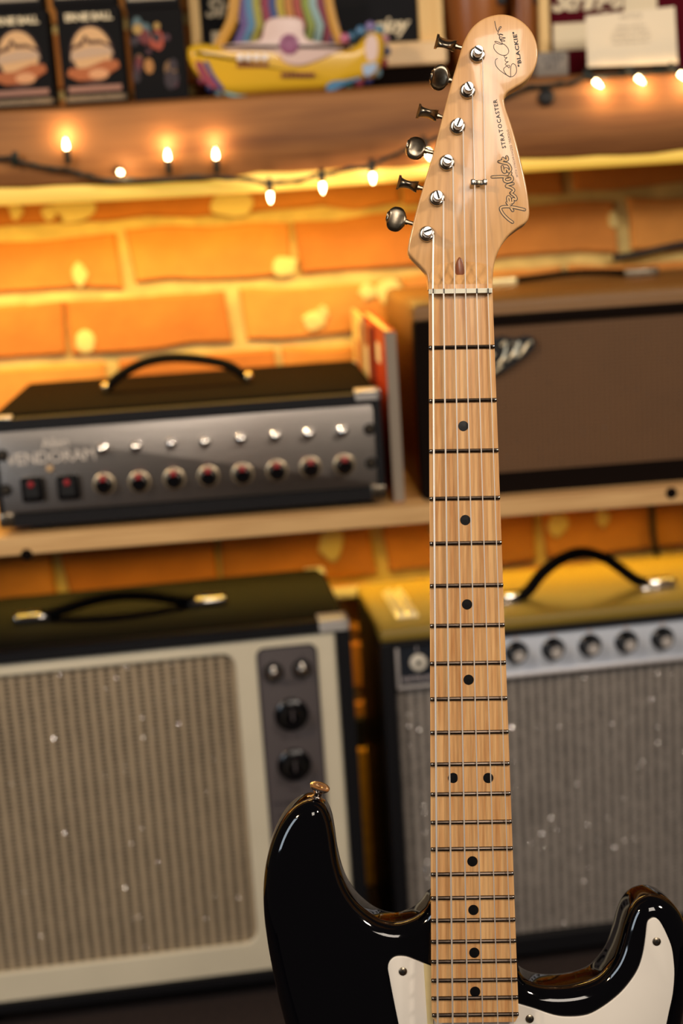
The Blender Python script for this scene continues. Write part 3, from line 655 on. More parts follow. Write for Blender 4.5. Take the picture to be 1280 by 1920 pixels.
# ================================================================== THINGS ON THE BEAM
TZ = BTOP
def string_pack(px0, px1, pz0, pz1, Y, label, crest=True, bandcol=None, group='string boxes'):
    a = at(px0, pz1, Y); c = at(px1, pz0, Y); x0_, x1_ = a.x, c.x; h = pz_h if False else c.z-a.z
    return a, c
def card_box(x, y, z, w, d, h, label, style, rz=0, group='small printed boxes stacked on the beam'):
    t = thing('printed_box', label, 'box', (x, y, z), rz, group)
    b = BM(); box(b, -w/2, w/2, 0, d, 0, h, .0012); obj('carton', b, M_DARKCARD, t)
    def pl(P, m, k=0): b = BM(); slab(b, P, .0005+k*.0004, -.0004, 0, 1, XZ); return obj('print', b, m, t)
    E = lambda cx, cz, rx, rz_, a0=0, a1=360: [(cx+rx*cos(radians(a)), cz+rz_*sin(radians(a))) for a in range(a0, a1 if a1 == 360 else a1+1, 15)]
    if style == 'crest':
        tb = text_bm('ERNIE BALL', .0112, .0002, spacing=.92, offset=.0004); bmesh.ops.transform(tb, matrix=Matrix.Translation((0, -.0006, h*.855)) @ Matrix.Rotation(pi/2, 4, 'X'), verts=tb.verts[:]); obj('lettering', tb, M_SCRIPT, t)
        pl(E(0, h*.50, w*.35, h*.31), mat('crest_dark', '3a1a12', .5), 0)
        pl(E(0, h*.53, w*.31, h*.255), mat('crest_cream', 'e2b47e', .5), 1)
        pl([(-w*.30, h*.56), (-w*.12, h*.60), (-w*.09, h*.67), (-w*.05, h*.61), (w*.16, h*.61), (w*.31, h*.56), (w*.31, h*.59), (w*.16, h*.645), (-w*.02, h*.65), (-w*.085, h*.71), (-w*.15, h*.64), (-w*.31, h*.59)], mat('crest_brown', '4e2618', .5), 2)
        pl([(-w*.34, h*.45), (w*.34, h*.50), (w*.30, h*.57), (0, h*.585), (-w*.32, h*.54)], mat('crest_pale', 'c8a88a', .5), 3)
        pl([(-w*.42, h*.30), (-w*.25, h*.24), (w*.1, h*.245), (w*.42, h*.36), (w*.40, h*.43), (w*.2, h*.44), (-w*.1, h*.37), (-w*.38, h*.37)], mat('crest_orange', 'b0602c', .5), 4)
        pl(E(w*.08, h*.30, w*.16, h*.055), mat('crest_spot', 'dca070', .5), 5)
        b = BM(); box(b, -w*.42, w*.42, -.0008, .0002, h*.125, h*.185); obj('print', b, mat('rose_band', '9a7060', .5), t)
        tb = text_bm('EARTHWOOD STRINGS', .0068, .0002, spacing=.95); bmesh.ops.transform(tb, matrix=Matrix.Translation((0, -.0006, h*.035)) @ Matrix.Rotation(pi/2, 4, 'X'), verts=tb.verts[:]); obj('lettering', tb, mat('tan_print', 'a58e6c', .5), t)
        b = BM(); box(b, -w*.44, w*.44, -.0006, .0002, h*.028, h*.088); obj('print', b, mat('dull_tan', '6e5a44', .5), t)
    elif style in ('green', 'grey', 'gold'):
        col = {'green': 'a3a84e', 'grey': 'b4ad9c', 'gold': 'b88a48'}[style]
        b = BM(); box(b, -w*.44, w*.44, -.0006, .0002, h*.30, h*.92); obj('print', b, mat('box_'+style, col, .5, var=.3, vscale=60), t)
        b = BM(); box(b, -w*.44, w*.44, -.0006, .0002, h*.10, h*.26); obj('print', b, mat('box_pale_'+style, 'a99f8c', .5), t)
    elif style == 'collage':
        rnd = random.Random(5)
        for k in range(26):
            u, v = rnd.uniform(-.44, .30), rnd.uniform(.12, .84)
            s = rnd.uniform(.05, .12)
            b = BM(); P = E(u*w, v*h, s*w, s*h*rnd.uniform(.5, 1.1)); slab(b, P, .0005+k*.00002, -.0003, 0, 1, XZ)
            obj('print', b, mat('collage_%d' % k, rnd.choice(['a8452a', 'b07a3c', '4a2230', '7a5a34', '6b1f22', '506a70', '2a1c26', 'b5924c']), .5), t)
    return t
YB = 1.705
a = at(5, 200, YB); # columns
def col_x(px, py): return at(px, py, YB).x
bw = at(236, 190, YB).x-at(118, 196, YB).x; bh = .106
xA, xB, xC = (at(-8, 205, YB).x+at(98, 200, YB).x)/2, (at(122, 196, YB).x+at(240, 188, YB).x)/2, (at(252, 188, YB).x+at(345, 186, YB).x)/2
card_box(xA, YB, TZ, bw, .05, bh, 'black box printed with a cream and orange crest, leftmost at the frame edge', 'crest')
card_box(xB, YB, TZ, bw, .05, bh, 'black box printed with a cream and orange crest, second from the left', 'crest')
card_box(xC+.003, YB+.004, TZ, bw*.86, .05, bh-.006, 'dark box with a colourful collage front, right of the crest boxes', 'collage')
card_box(xA-.003, YB, TZ+bh, bw, .05, .09, 'box with a green and pale front stacked above the leftmost crest box', 'green')
card_box(xB-.003, YB, TZ+bh, bw, .05, .09, 'box with a pale grey front stacked above the second crest box', 'grey')
card_box(xC+.001, YB+.004, TZ+bh-.006, bw*.86, .05, .09, 'box with a golden front stacked above the collage box', 'gold')

# framed navy sign
SYY = 1.800
fs = Fr((0, SYY, TZ), 0)
def sgn(px, py): return fs.uv(px, py)
s0 = sgn(356, 40)[0]; s1 = sgn(386, 88)[0]; s2 = sgn(784, 60)[0]; s3 = sgn(834, 100)[0]; zb = sgn(740, 84)[1]; zb2 = sgn(740, 128)[1]
S = thing('framed_sign', 'navy sign board in a light pine frame with cream script, behind the yellow toy boat', 'sign', (0, SYY, TZ))
zb2 = max(.022, zb2); zt_ = .30
b = BM(); box(b, s0, s1-.004, -.012, .004, zb2, zt_, .002); obj('frame_rail', b, M_PINE, S)
b = BM(); box(b, s2, s3-.002, -.012, .004, zb2, zt_, .002); obj('frame_rail', b, M_PINE, S)
b = BM(); box(b, s1-.004, s2, -.012, .004, zt_-.02, zt_, .002); obj('frame_rail', b, M_PINEH, S)
b = BM(); box(b, s0, s3-.002, -.030, .004, zb2, zb, .003); obj('ledge', b, M_PINEH, S, label='pale wooden ledge of the sign')
b = BM(); box(b, s1-.006, s2+.002, -.004, .002, zb-.002, zt_-.015); obj('board', b, M_NAVY, S)
b = BM(); box(b, s0+.01, s3-.012, -.020, .03, 0, zb2, .002); obj('base_block', b, M_BROWNTOLEX, S)
for s, px, py, sz, sh in (('Simply', 440, 30, .030, .3), ('enjoy', 722, 62, .026, .3)):
    x, z = sgn(px, py); tb = text_bm(s, sz, .0004, shear=sh, offset=.0006, spacing=.9); bmesh.ops.transform(tb, matrix=Matrix.Translation((x, -.0048, z)) @ Matrix.Rotation(pi/2, 4, 'X'), verts=tb.verts[:]); obj('lettering', tb, M_SCRIPT, S)
a_ = sgn(396, 60); c_ = sgn(425, 88); b = BM(); box(b, a_[0], c_[0], -.0055, -.003, c_[1], a_[1], .0004); obj('label_patch', b, M_SCRIPT, S)

# maroon sign right of the headstock
s0, s1 = sgn(1006, 20)[0], sgn(1030, 60)[0]
S2 = thing('framed_sign', 'maroon sign board with cream script in a light pine frame, behind the cream card', 'sign', (0, SYY, TZ))
x_r = sgn(1290, 40)[0]+.05
b = BM(); box(b, s0, s1-.002, -.012, .004, .0, zt_, .002); obj('frame_rail', b, M_PINE, S2)
b = BM(); box(b, x_r, x_r+.018, -.012, .004, .0, zt_, .002); obj('frame_rail', b, M_PINE, S2)
b = BM(); box(b, s1-.002, x_r, -.012, .004, zt_-.02, zt_, .002); obj('frame_rail', b, M_PINEH, S2)
b = BM(); box(b, s1-.004, x_r+.002, -.004, .002, 0, zt_-.015); obj('board', b, M_MAROON, S2)
for px0_, py0_, px1_, py1_ in ((1036, 96, 1098, 42), (1168, 60, 1228, -60)):
    a_ = sgn(px0_, py0_); c_ = sgn(px1_, py1_); b = BM(); box(b, a_[0], c_[0], -.0055, -.003, a_[1], c_[1], .0004); obj('label_patch', b, M_SCRIPT, S2)
x, z = sgn(1098, 18); tb = text_bm('Strings', .036, .0004, shear=.3, offset=.0012, spacing=.9); bmesh.ops.transform(tb, matrix=Matrix.Translation((x, -.0050, z)) @ Matrix.Rotation(pi/2, 4, 'X'), verts=tb.verts[:]); obj('lettering', tb, M_SCRIPT, S2)

# cream card with faint print, leaning on a small wooden foot
yC = BY+.010; fcard = Fr((0, yC, TZ), 0)
a0, a1_, a2, a3 = fcard.uv(1097, 30), fcard.uv(1264, 12), fcard.uv(1270, 119), fcard.uv(1101, 126)
cx = (a0[0]+a1_[0]+a2[0]+a3[0])/4
K = thing('message_card', 'cream card with a few lines of faint grey print, standing above the bulbs at right', 'card', (cx, yC, TZ))
z0_ = .006
b = BM(); vs = [(q[0]-cx, q[1]) for q in (a3, a2, a1_, a0)]; slab(b, vs, .0006, -.0006, 0, 1, XZ); obj('card', b, M_PAPER, K)
b = BM(); box(b, -.05, .05, .0006, .022, 0, a3[1]+.006, .001); obj('card_foot', b, M_BROWNTOLEX, K)
for i, (s, py, sz) in enumerate((('NOTICE', 35, .0072), ('please ask for', 52, .0062), ('assistance before', 62, .0062), ('handling any of the', 72, .0062), ('instruments here', 82, .0062))):
    x, z = fcard.uv(1182, py); tb = text_bm(s, sz, .0001); bmesh.ops.transform(tb, matrix=Matrix.Translation((x-cx, -.0008, z)) @ Matrix.Rotation(pi/2, 4, 'X') @ Matrix.Rotation(radians(.5), 4, 'Z'), verts=tb.verts[:]); obj('lettering', tb, M_PRINT, K)

# small grey tin
a0, a3 = at(1004, 98, BY+.02), at(1068, 158, BY+.02)
t = thing('grey_tin', 'small grey tin with dark print beside the guitar headstock', 'tin', ((a0.x+a3.x)/2, BY+.02, TZ))
w, h = a3.x-a0.x, a0.z-TZ
b = BM(); box(b, -w/2, w/2, 0, .04, 0, h, .004, 2); obj('can', b, M_GREYBOX, t, True)
for s, k in (('CARE', .60), ('KIT', .30)):
    tb = text_bm(s, .011, .0001); bmesh.ops.transform(tb, matrix=Matrix.Translation((0, -.0003, h*k)) @ Matrix.Rotation(pi/2, 4, 'X'), verts=tb.verts[:]); obj('lettering', tb, M_PANELINK, t)

# two orange-brown hand drums behind the headstock
for (px0_, px1_, lab) in ((834, 950, 'orange-brown wooden hand drum, left of the pair behind the headstock'), (956, 1008, 'orange-brown wooden hand drum, right of the pair behind the headstock')):
    a0, a1_ = at(px0_, 60, 1.80), at(px1_, 60, 1.80); r = (a1_.x-a0.x)/2; cxx = (a0.x+a1_.x)/2
    t = thing('hand_drum', lab, 'drum', (cxx, 1.80, TZ), 0, 'hand drums')
    b = BM(); lathe(b, [(r*.62, 0), (r*.72, .02), (r*.90, .06), (r, .10), (r, .14), (r*.94, .19), (r*.93, .20)], (0, 0, 1), (0, 0, 0), 32); obj('shell', b, M_DRUM, t, True)
    b = BM(); lathe(b, [(r*.95, .196), (r*.96, .204), (0, .206)], (0, 0, 1), (0, 0, 0), 32); obj('drum_head', b, M_PAPER, t, True)
    b = BM(); lathe(b, [(r*.93, .185), (r*.985, .186), (r*.985, .194), (r*.93, .195)], (0, 0, 1), (0, 0, 0), 32); obj('hoop', b, M_AGED, t, True)
    b = BM(); box(b, r*.55, r*.85, -r*.85, -r*.55, .09, .12, .002); obj('lug', b, M_RUBBER, t)

# glossy yellow toy boat with striped bands
yT = BY+.030; ft = Fr((0, yT, TZ), 0)
T = thing('toy_boat', 'glossy yellow toy boat with pale cabin and striped bands, standing on the beam', 'toy', (0, yT, TZ))
def tp(L_): return [ft.uv(*q) for q in L_]
hull = tp([(351, 104), (353, 92), (372, 84), (410, 87), (460, 84), (540, 84), (600, 88), (640, 90), (664, 88), (680, 72), (700, 62), (716, 72), (717, 110), (700, 146), (676, 152), (650, 158), (622, 178), (606, 184), (506, 188), (430, 184), (404, 168), (372, 146), (354, 118)])
def puffy(bm, P, th, rings=5, cy=0):
    """cushion: outline swelling to a rounded belly towards the front and back"""
    P = ccw(P); n = len(P); gx = sum(p[0] for p in P)/n; gz = sum(p[1] for p in P)/n; R_ = []
    for s in (1, -1):
        for k in (range(rings) if s == 1 else range(rings-2, -1, -1)):
            a = (k+1)/rings*pi/2 if s == 1 else (k+1)/rings*pi/2
            sc_ = sin(a)**.7; y = -s*cos(a)*th; R_.append([bm.verts.new((gx+(p[0]-gx)*sc_, cy+y, gz+(p[1]-gz)*sc_)) for p in P])
    for A_, B_ in zip(R_, R_[1:]):
        for j in range(n): bm.faces.new((A_[j], A_[(j+1) % n], B_[(j+1) % n], B_[j]))
    bm.faces.new(R_[0]); bm.faces.new(R_[-1][::-1]); return bm
minz = min(q[1] for q in hull); hull = [(x, z-min(0, 0) if True else z) for x, z in hull]
hull = [(x, max(z, .0005)) for x, z in hull]
b = BM(); slab(b, [tuple(v)[:2] for v in crom([(x, z, 0) for x, z in hull], 3)], .024, -.020, .011, 6, XZ); obj('hull', b, M_TOYY, T, True, angle=80)
b = BM(); slab(b, [tuple(v)[:2] for v in crom([(x, z, 0) for x, z in tp([(414, 90), (450, 84), (488, 78), (498, 44), (535, 36), (566, 44), (574, 78), (640, 88), (655, 94), (625, 104), (594, 118), (560, 128), (532, 122), (515, 104), (470, 100), (430, 100)])], 3)], .0275, .0, .0035, 3, XZ); obj('cabin', b, M_TOYP, T, True, angle=80)
x, z = ft.uv(542, 83, -.028); b = BM(); lathe(b, [(.0115, 0), (.011, .002), (.0075, .003), (.007, .001), (0, .001)], (0, -1, 0), (x, -.0275, z), 22); o_ = obj('emblem_ring', b, mat('mauve_ring', '9a5a80', .35), T, True)
for k in range(4):
    x, z = ft.uv(450+15.2*k, 108, -.024); b = BM(); lathe(b, [(.0042, 0), (.0034, .003), (0, .0042)], (0, -1, 0), (x, -.0255, z), 14); obj('painted_glint', b, M_GLINT, T, True)  # white discs standing in for lamp glints on the glossy hull
for k in range(8):
    px, py = (447+7.6*k, 122.5) if k < 8 else 0; x, z = ft.uv(px, py, -.024); b = BM(); box(b, x-.0019, x+.0019, -.0266, -.018, z-.0024, z+.0024, .0006); obj('rivet', b, M_TOYB, T)
for k in range(8):
    x, z = ft.uv(530+8*k, 141, -.024); b = BM(); box(b, x-.0019, x+.0019, -.0290, -.018, z-.0026, z+.0026, .0006); obj('rivet', b, M_TOYB, T)
def patch(P, m, nm='print_patch', k=0): b = BM(); slab(b, [tuple(v)[:2] for v in crom([(*ft.uv(px, py, -.024), 0) for px, py in P], 3)], .0244+.0002*k, .0225, .0004, 1, XZ); return obj(nm, b, m, T, True)
patch([(366, 118), (378, 116), (392, 140), (410, 162), (400, 166), (380, 150)], mat('patch_maroon', '8e3048', .35)); patch([(382, 118), (390, 116), (402, 140), (420, 166), (412, 168), (396, 144)], mat('patch_indigo', '39407e', .35))
patch([(612, 160), (624, 152), (650, 150), (676, 144), (672, 150), (652, 156), (630, 168), (614, 172)], mat('patch_blue', '3f7ba6', .35)); patch([(684, 84), (690, 68), (702, 66), (708, 84), (706, 108), (694, 116), (686, 106)], M_TOYP)
patch([(680, 122), (690, 120), (706, 118), (704, 132), (692, 142), (682, 140)], mat('patch_sky', '9fb8d8', .35)); patch([(420, 172), (450, 178), (480, 181), (480, 185), (450, 184), (424, 178)], mat('patch_teal', '6fa6ac', .35))
patch([(500, 181), (530, 181), (530, 186), (500, 186)], mat('patch_rose', 'b07a88', .35)); patch([(556, 180), (584, 177), (590, 182), (560, 185)], mat('patch_grey', '7f8aa0', .35))
# rim beads in mixed colours along the hull's underside and stern
rim = [(380, 150), (396, 164), (412, 176), (440, 184), (470, 187), (500, 188), (530, 187), (560, 186), (590, 184), (615, 172), (632, 164), (652, 158), (672, 154), (690, 148), (706, 136), (718, 118), (723, 96), (720, 74), (710, 56), (694, 50), (676, 58), (660, 68), (646, 72)]
cl = ['9a4058', '3a3f7a', '7aa0b0', '8a2f3c', '34466e', 'c08a98', '5f8aa0', '8a7ab0', '4f7fa8', '2f5f80', 'c46a8a', '3f8a86']
for k, (px, py) in enumerate(rim):
    x, z = ft.uv(px, py, -.010); z = max(z, .0062); b = BM(); lathe(b, [(0, -.0062), (.0045, -.0045), (.0064, 0), (.0045, .0045), (0, .0062)], (1, 0, 0), (x, -.010, z), 12)
    mn = 'rim_%d' % (k % len(cl)); obj('rim_bead', b, bpy.data.materials.get(mn) or mat(mn, cl[k % len(cl)], .35), T, True)
# striped fabric bands rising behind the cabin
def band(px_top, px_bot, col, w=15, yb=84, curve=10):
    P = [(px_top-w/2, -30), (px_top-w/2, 10), ((px_top*.45+px_bot*.55)-w/2+curve, 48), (px_bot-w/2, yb), (px_bot+w/2, yb), ((px_top*.45+px_bot*.55)+w/2+curve, 48), (px_top+w/2, 10), (px_top+w/2, -30)]
    b = BM(); slab(b, [ft.uv(px, py, .016) for px, py in P], .003, -.003, .0008, 2, lambda x, y, z: (x, .016-z, y))
    mn = 'band_'+col; return obj('stripe_band', b, bpy.data.materials.get(mn) or mat(mn, col, .5), T, True)
for a_, c_, col in ((452, 444, '5f4a86'), (466, 458, '4f82a8'), (480, 474, 'a09a3a'), (496, 490, '8a2846'), (510, 506, '2f4680'), (524, 520, 'b5a030'), (540, 538, 'c08038'), (556, 556, 'a84a40'), (572, 575, '8a9a40'), (586, 593, '8fb0b0'), (600, 611, '7a1e3c'), (613, 625, '2c3568')): band(a_, c_, col, 14.5)
def strap(P, m, r=.006):
    b = BM(); tube(b, crom([(ft.uv(px, py, .012)[0], .012, ft.uv(px, py, .012)[1]) for px, py in P], 5, False), r, 10, flat=.5, up=(0, 1, 0)); obj('carry_strap', b, m, T, True)
M_GOLD = mat('gold_strap', 'c8922c', .4)
strap([(444, -40), (440, 0), (434, 40), (418, 72), (408, 92)], M_GOLD, .0065); strap([(612, -40), (616, 0), (624, 40), (634, 72), (640, 92)], M_GOLD, .0055)

# ---- string of fairy lights along the beam
FYB = BY-.010
def wire(pts): return [at(px, py, FYB) for px, py in pts]
LS = thing('string_lights', 'dark green wire of small warm bulbs strung along the timber beam', 'string lights', (0, BY, 1.05))
off = Vector((0, BY, 1.05))
w1 = wire([(-420, 300), (-260, 312), (-120, 290), (-40, 294), (0, 296), (30, 300), (66, 311), (115, 317), (147, 324), (180, 334), (230, 338), (315, 336), (405, 332), (470, 338), (508, 344), (560, 338), (602, 328), (650, 318), (698, 310), (735, 292), (762, 281), (800, 268), (840, 250)])
w2 = [at(px, py, BY-.007 if px < 1000 else BY-.006) for px, py in ((840, 250), (880, 222), (930, 190), (985, 166), (1030, 160), (1065, 156), (1100, 147), (1150, 142), (1200, 138), (1250, 134), (1300, 130), (1400, 122))]
for W_, nm in ((w1, 'wire'), (w2, 'wire')):
    b = BM(); P1 = [p-off for p in W_]; tube(b, crom(P1, 5, False), .0021, 8)
    P2 = crom(P1, 5, False); tube(b, [p+Vector((0, -.0022*cos(i*.9), .0022*sin(i*.9))) for i, p in enumerate(P2)], .0015, 6); obj(nm, b, M_GREEN, LS, True)
bm_b = BM(); lathe(bm_b, [(.0018, 0), (.0025, .0015), (.0027, .0045), (.0024, .0075), (.0014, .0105), (.0004, .0125), (0, .013)], (0, 0, 1), (0, 0, 0), 12)
me_b = obj('bulb', bm_b, M_BULB, None, True); mesh_b = me_b.data; bpy.data.objects.remove(me_b)
bm_s = BM(); lathe(bm_s, [(.0022, -.016), (.0036, -.014), (.0040, -.004), (.0036, 0), (.003, .001), (0, .001)], (0, 0, 1), (0, 0, 0), 12)
me_s = obj('socket', bm_s, M_GREEN, None, True); mesh_s = me_s.data; bpy.data.objects.remove(me_s)
for px, py, ang, lit in ((125, 281, 0, 1), (224, 322, 120, 2), (315, 301, 0, 1), (405, 299, 0, 1), (506, 360, 180, 1), (604, 342, 180, 1), (698, 324, 180, 1), (800, 280, 165, 1), (1113, 150, 135, 1), (1192, 143, 135, 1), (1272, 136, 135, 1), (28, 286, 8, 0)):
    p = at(px, py, FYB-.002)-off
    s = bpy.data.objects.new('socket', mesh_s); C.objects.link(s); s.parent = LS; s.location = p; s.rotation_euler = (radians(10) if lit != 2 else radians(70), radians(ang), 0)
    if lit:
        q = bpy.data.objects.new('bulb', mesh_b); C.objects.link(q); q.parent = s
        l = bpy.data.lights.new('glow', 'POINT'); l.energy = .06; l.color = (1, .62, .30); l.shadow_soft_size = .004
        lo = bpy.data.objects.new('glow', l); C.objects.link(lo); lo.parent = s; lo.location = (0, 0, .0185)

# ================================================================== THE GUITAR
GD = .928      # distance of the body's top plane along the viewing axis
Gc = cc + cf*GD
gb = (900, 2846)
base = Gc + cr*((gb[0]-640)*GD/F) + cu*((960-gb[1])*GD/F)
MW = Matrix(((cr.x, cu.x, -cf.x, base.x), (cr.y, cu.y, -cf.y, base.y), (cr.z, cu.z, -cf.z, base.z), (0, 0, 0, 1)))
G = thing('electric_guitar', 'black electric guitar with maple neck and white pickguard, leaning upright on a stand', 'guitar', mw=MW)
bx, by = (gb[0]-640)*GD/F, (960-gb[1])*GD/F
def g2(px, py, z=0): k = (GD-z)/F; return ((px-640)*k-bx, (960-py)*k-by)
def g3(px, py, z=0): a = g2(px, py, z); return (a[0], a[1], z)
# body
outline = [(806, 1684), (793, 1702), (775, 1717), (745, 1727), (715, 1722), (690, 1707), (668, 1686), (651, 1660), (640, 1632), (632, 1598), (627, 1562), (621, 1532), (611, 1510), (597, 1499), (580, 1497), (560, 1504), (540, 1520), (522, 1546), (508, 1580), (498, 1622), (494, 1665), (495, 1710), (500, 1755), (508, 1800), (518, 1850), (530, 1900),
           (548, 1970), (562, 2050), (560, 2130), (535, 2220), (495, 2320), (465, 2420), (458, 2520), (480, 2620), (540, 2710), (640, 2785), (760, 2828), (900, 2846), (1040, 2832), (1170, 2790), (1285, 2715), (1360, 2620), (1388, 2510), (1380, 2400), (1345, 2290), (1300, 2190), (1270, 2100), (1262, 2010), (1272, 1930), (1284, 1860), (1290, 1800), (1288, 1755), (1279, 1722), (1262, 1695), (1240, 1679), (1214, 1674), (1191, 1683), (1176, 1700), (1166, 1724), (1157, 1758), (1146, 1790), (1131, 1812), (1114, 1829), (1088, 1840), (1050, 1846), (1012, 1844), (986, 1834), (974, 1820), (966, 1795), (955, 1755), (938, 1715), (905, 1688), (865, 1676), (830, 1676)]
outline[0] = (806, 1684)
Pb = [g2(v.x, v.y, -.013) for v in crom([(x, y, 0) for x, y in outline], 4)]
b = BM(); slab(b, Pb, 0, -.044, .0115, 9, soft=16); bo = obj('body', b, M_BLACK, G, True, label='glossy black body', angle=50)
# pickguard
pgl = [(730, 1834), (727, 1815), (731, 1802), (742, 1794), (761, 1794), (781, 1801), (800, 1809), (818, 1817), (835, 1830), (860, 1870), (950, 1876), (973, 1883), (1003, 1892), (1039, 1904), (1069, 1907), (1102, 1903), (1132, 1887), (1161, 1864), (1181, 1841), (1196, 1817), (1205, 1789), (1210, 1758), (1213, 1732), (1218, 1724), (1226, 1721), (1233, 1724), (1240, 1733), (1250, 1753), (1259, 1777), (1263, 1805), (1264, 1829), (1261, 1864), (1254, 1897), (1247, 1930), (1235, 1980), (1215, 2060), (1205, 2150), (1215, 2230), (1235, 2310), (1225, 2400), (1180, 2470), (1110, 2500), (1040, 2480), (980, 2430), (910, 2400), (830, 2370), (790, 2300), (785, 2200), (775, 2080), (760, 1980), (747, 1920), (737, 1871)]
b = BM(); slab(b, [g2(v.x, v.y, .002) for v in crom([(x, y, 0) for x, y in pgl], 4)], .0022, .0001, .0006, 2); pg = obj('pickguard', b, M_WHITE, G, True, label='aged white pickguard', angle=50)
b = BM(); slab(b, [g2(x, y, .003) for x, y in ((794, 1806), (812, 1813), (812, 2000), (806, 2000))], .0027, .0022); obj('cream_edge', b, M_CREAM, G, label='cream strip beside the neck')  # thin cream strip along the left side of the neck
for px, py in ((755, 1822), (1231, 1766), (993, 1911), (1150, 2440), (800, 2330)):
    x, y = g2(px, py, .003); b = BM(); lathe(b, [(.0028, 0), (.0027, .0006), (.0016, .0012), (0, .0013)], (0, 0, 1), (x, y, .0020), 18); s = obj('pickguard_screw', b, M_AGED, G, True)
    b = BM(); box(b, x-.0013, x+.0013, y-.0003, y+.0003, .0030, .00345); box(b, x-.0003, x+.0003, y-.0013, y+.0013, .0030, .00345); obj('screw_slot', b, M_RUBBER, s)
# neck
ZF = .012
def nxl(py): return 803.2+(py-545)*(808.5-803.2)/1360 + (max(0, py-1870)/45)**2*2
def nxr(py): return 923+(py-545)*(972-923)/1360
def fbz(t): return ZF+.0014*(1-(2*t-1)**2)       # curved fingerboard
def neck_ring(b, py, zoff=0, zb=-.0105, shr=0, xl=None, xr=None):
    xl = nxl(py)+shr if xl is None else xl; xr = nxr(py)-shr if xr is None else xr; V = []
    for k in range(13):
        t = k/12; z = fbz(t)+zoff
        e = .0007 if k in (0, 12) else (.0001 if k in (1, 11) else 0)
        t2 = (t-.5)*.985+.5 if k in (1, 11) else t
        V.append(b.verts.new(g3(xl+(xr-xl)*t2, py-(t-.5)*(-2.4)*-1 if False else py+(.5-t)*2.2, z-e)))
    for k in range(11):
        a = pi*(k+1)/12; x = (xl+xr)/2+(xr-xl)/2*cos(a); z = ZF+zoff-.004-(ZF-.004-zb)*sin(a)**.8
        V.append(b.verts.new(g3(x, py, z)))
    return V
def loft(b, R_):
    for A_, B_ in zip(R_, R_[1:]):
        n = len(A_)
        for j in range(n): b.faces.new((A_[j], A_[(j+1) % n], B_[(j+1) % n], B_[j]))
    b.faces.new(R_[0][::-1]); b.faces.new(R_[-1])
b = BM(); loft(b, [neck_ring(b, py) for py in (533, 545, 600, 700, 850, 1000, 1150, 1300, 1450, 1600, 1700)]+[neck_ring(b, py, 0, .0005) for py in (1705, 1750, 1800, 1850, 1895)]+[neck_ring(b, 1908, 0, .0005, 1.5), neck_ring(b, 1917, 0, .0005, 7)])
obj('neck', b, M_MAPLE, G, True, label='one-piece maple neck and fingerboard', angle=50)
# headstock
ZH = .0040
hs = [(803, 541), (800, 515), (790, 501), (776, 487), (766, 475), (765, 462), (774, 419), (792, 354), (811, 290), (829, 220), (846, 155), (857, 118), (866, 87), (872, 72), (883, 54), (898, 40), (916.5, 31), (939, 27), (961.5, 31), (981, 42.5), (996, 59), (1005, 79), (1008, 101.5), (1004, 124), (995, 141), (981, 155), (962, 166.5), (950, 175), (945, 187), (947.5, 203), (956, 228), (967, 265), (978, 310), (987, 352), (991.5, 386), (991.5, 405), (986, 417), (970, 428), (953, 442), (939, 461.5), (929, 484), (924.5, 509), (922.5, 541)]
Ph = [g2(v.x, v.y, ZH-.001) for v in crom([(x, y, 0) for x, y in hs], 4, closed=False)]
b = BM(); slab(b, Ph, ZH, ZH-.0135, .0013, 3); hd = obj('headstock', b, M_MAPLE2, G, True, label='maple headstock with black lettering', angle=50)
b = BM(); loft(b, [neck_ring(b, py, zo, -.009, 0, xl, xr) for py, zo, xl, xr in ((534, 0, 803.5, 922.5), (528, -.0012, 804, 922), (520, -.0035, 806, 921), (510, -.0058, 808, 920), (498, -.0078, 810, 919), (488, -.0100, 812, 917))]); obj('neck_heel', b, M_MAPLE2, hd, True, angle=60)
x0_, y0_ = g2(862.5, 503, .006); 
# walnut truss plug
b = BM(); P = [(861, 482), (866, 487), (869.5, 500), (870, 514), (866, 522), (861, 525), (856, 521), (853.5, 511), (854, 497), (857, 487)]
slab(b, [g2(v.x, v.y, .008) for v in crom([(x, y, 0) for x, y in P], 3)], .0088, .003, .0008, 2); pl = obj('truss_plug', b, M_WALNUT, hd, True, label='brown walnut plug')
b = BM(); lathe(b, [(.0014, 0), (.0013, .0003), (0, .0003)], (0, 0, 1), (*g2(861.5, 520, .0085), .0086), 14); obj('adjuster_hole', b, M_RUBBER, pl)
# nut
b = BM(); n = 8
A_ = []
for y_, in ((541.5,), (549.5,)):
    pass
V = []
for py in (541.2, 549.8):
    for zt2 in (.0165, .0118):
        V.append([b.verts.new(g3(803.6+(922.6-803.6)*k/n, py+(.5-k/n)*2.2, (zt2+.0013*(1-(2*k/n-1)**2)) if zt2 > .012 else zt2)) for k in range(n+1)])
top1, bot1, top2, bot2 = V
for k in range(n):
    b.faces.new((top1[k], top1[k+1], top2[k+1], top2[k])); b.faces.new((bot1[k], bot1[k+1], top1[k+1], top1[k])); b.faces.new((top2[k], top2[k+1], bot2[k+1], bot2[k])); b.faces.new((bot2[k], bot2[k+1], bot1[k+1], bot1[k]))
b.faces.new((top1[0], top2[0], bot2[0], bot1[0])); b.faces.new((top1[n], bot1[n], bot2[n], top2[n]))
nut = obj('nut', b, M_BONE, G, label='off-white bone nut')
SN = [811, 831.2, 851.8, 872.3, 893.2, 914.2]; SB = [824, 855, 886, 917, 948, 979]
for x in SN:
    b = BM(); a0 = g3(x+.6, 541, .0176); a1_ = g3(x+.6, 550, .0176); tube(b, [a0, a1_], .00042, 6); obj('nut_slot', b, M_INK, nut)
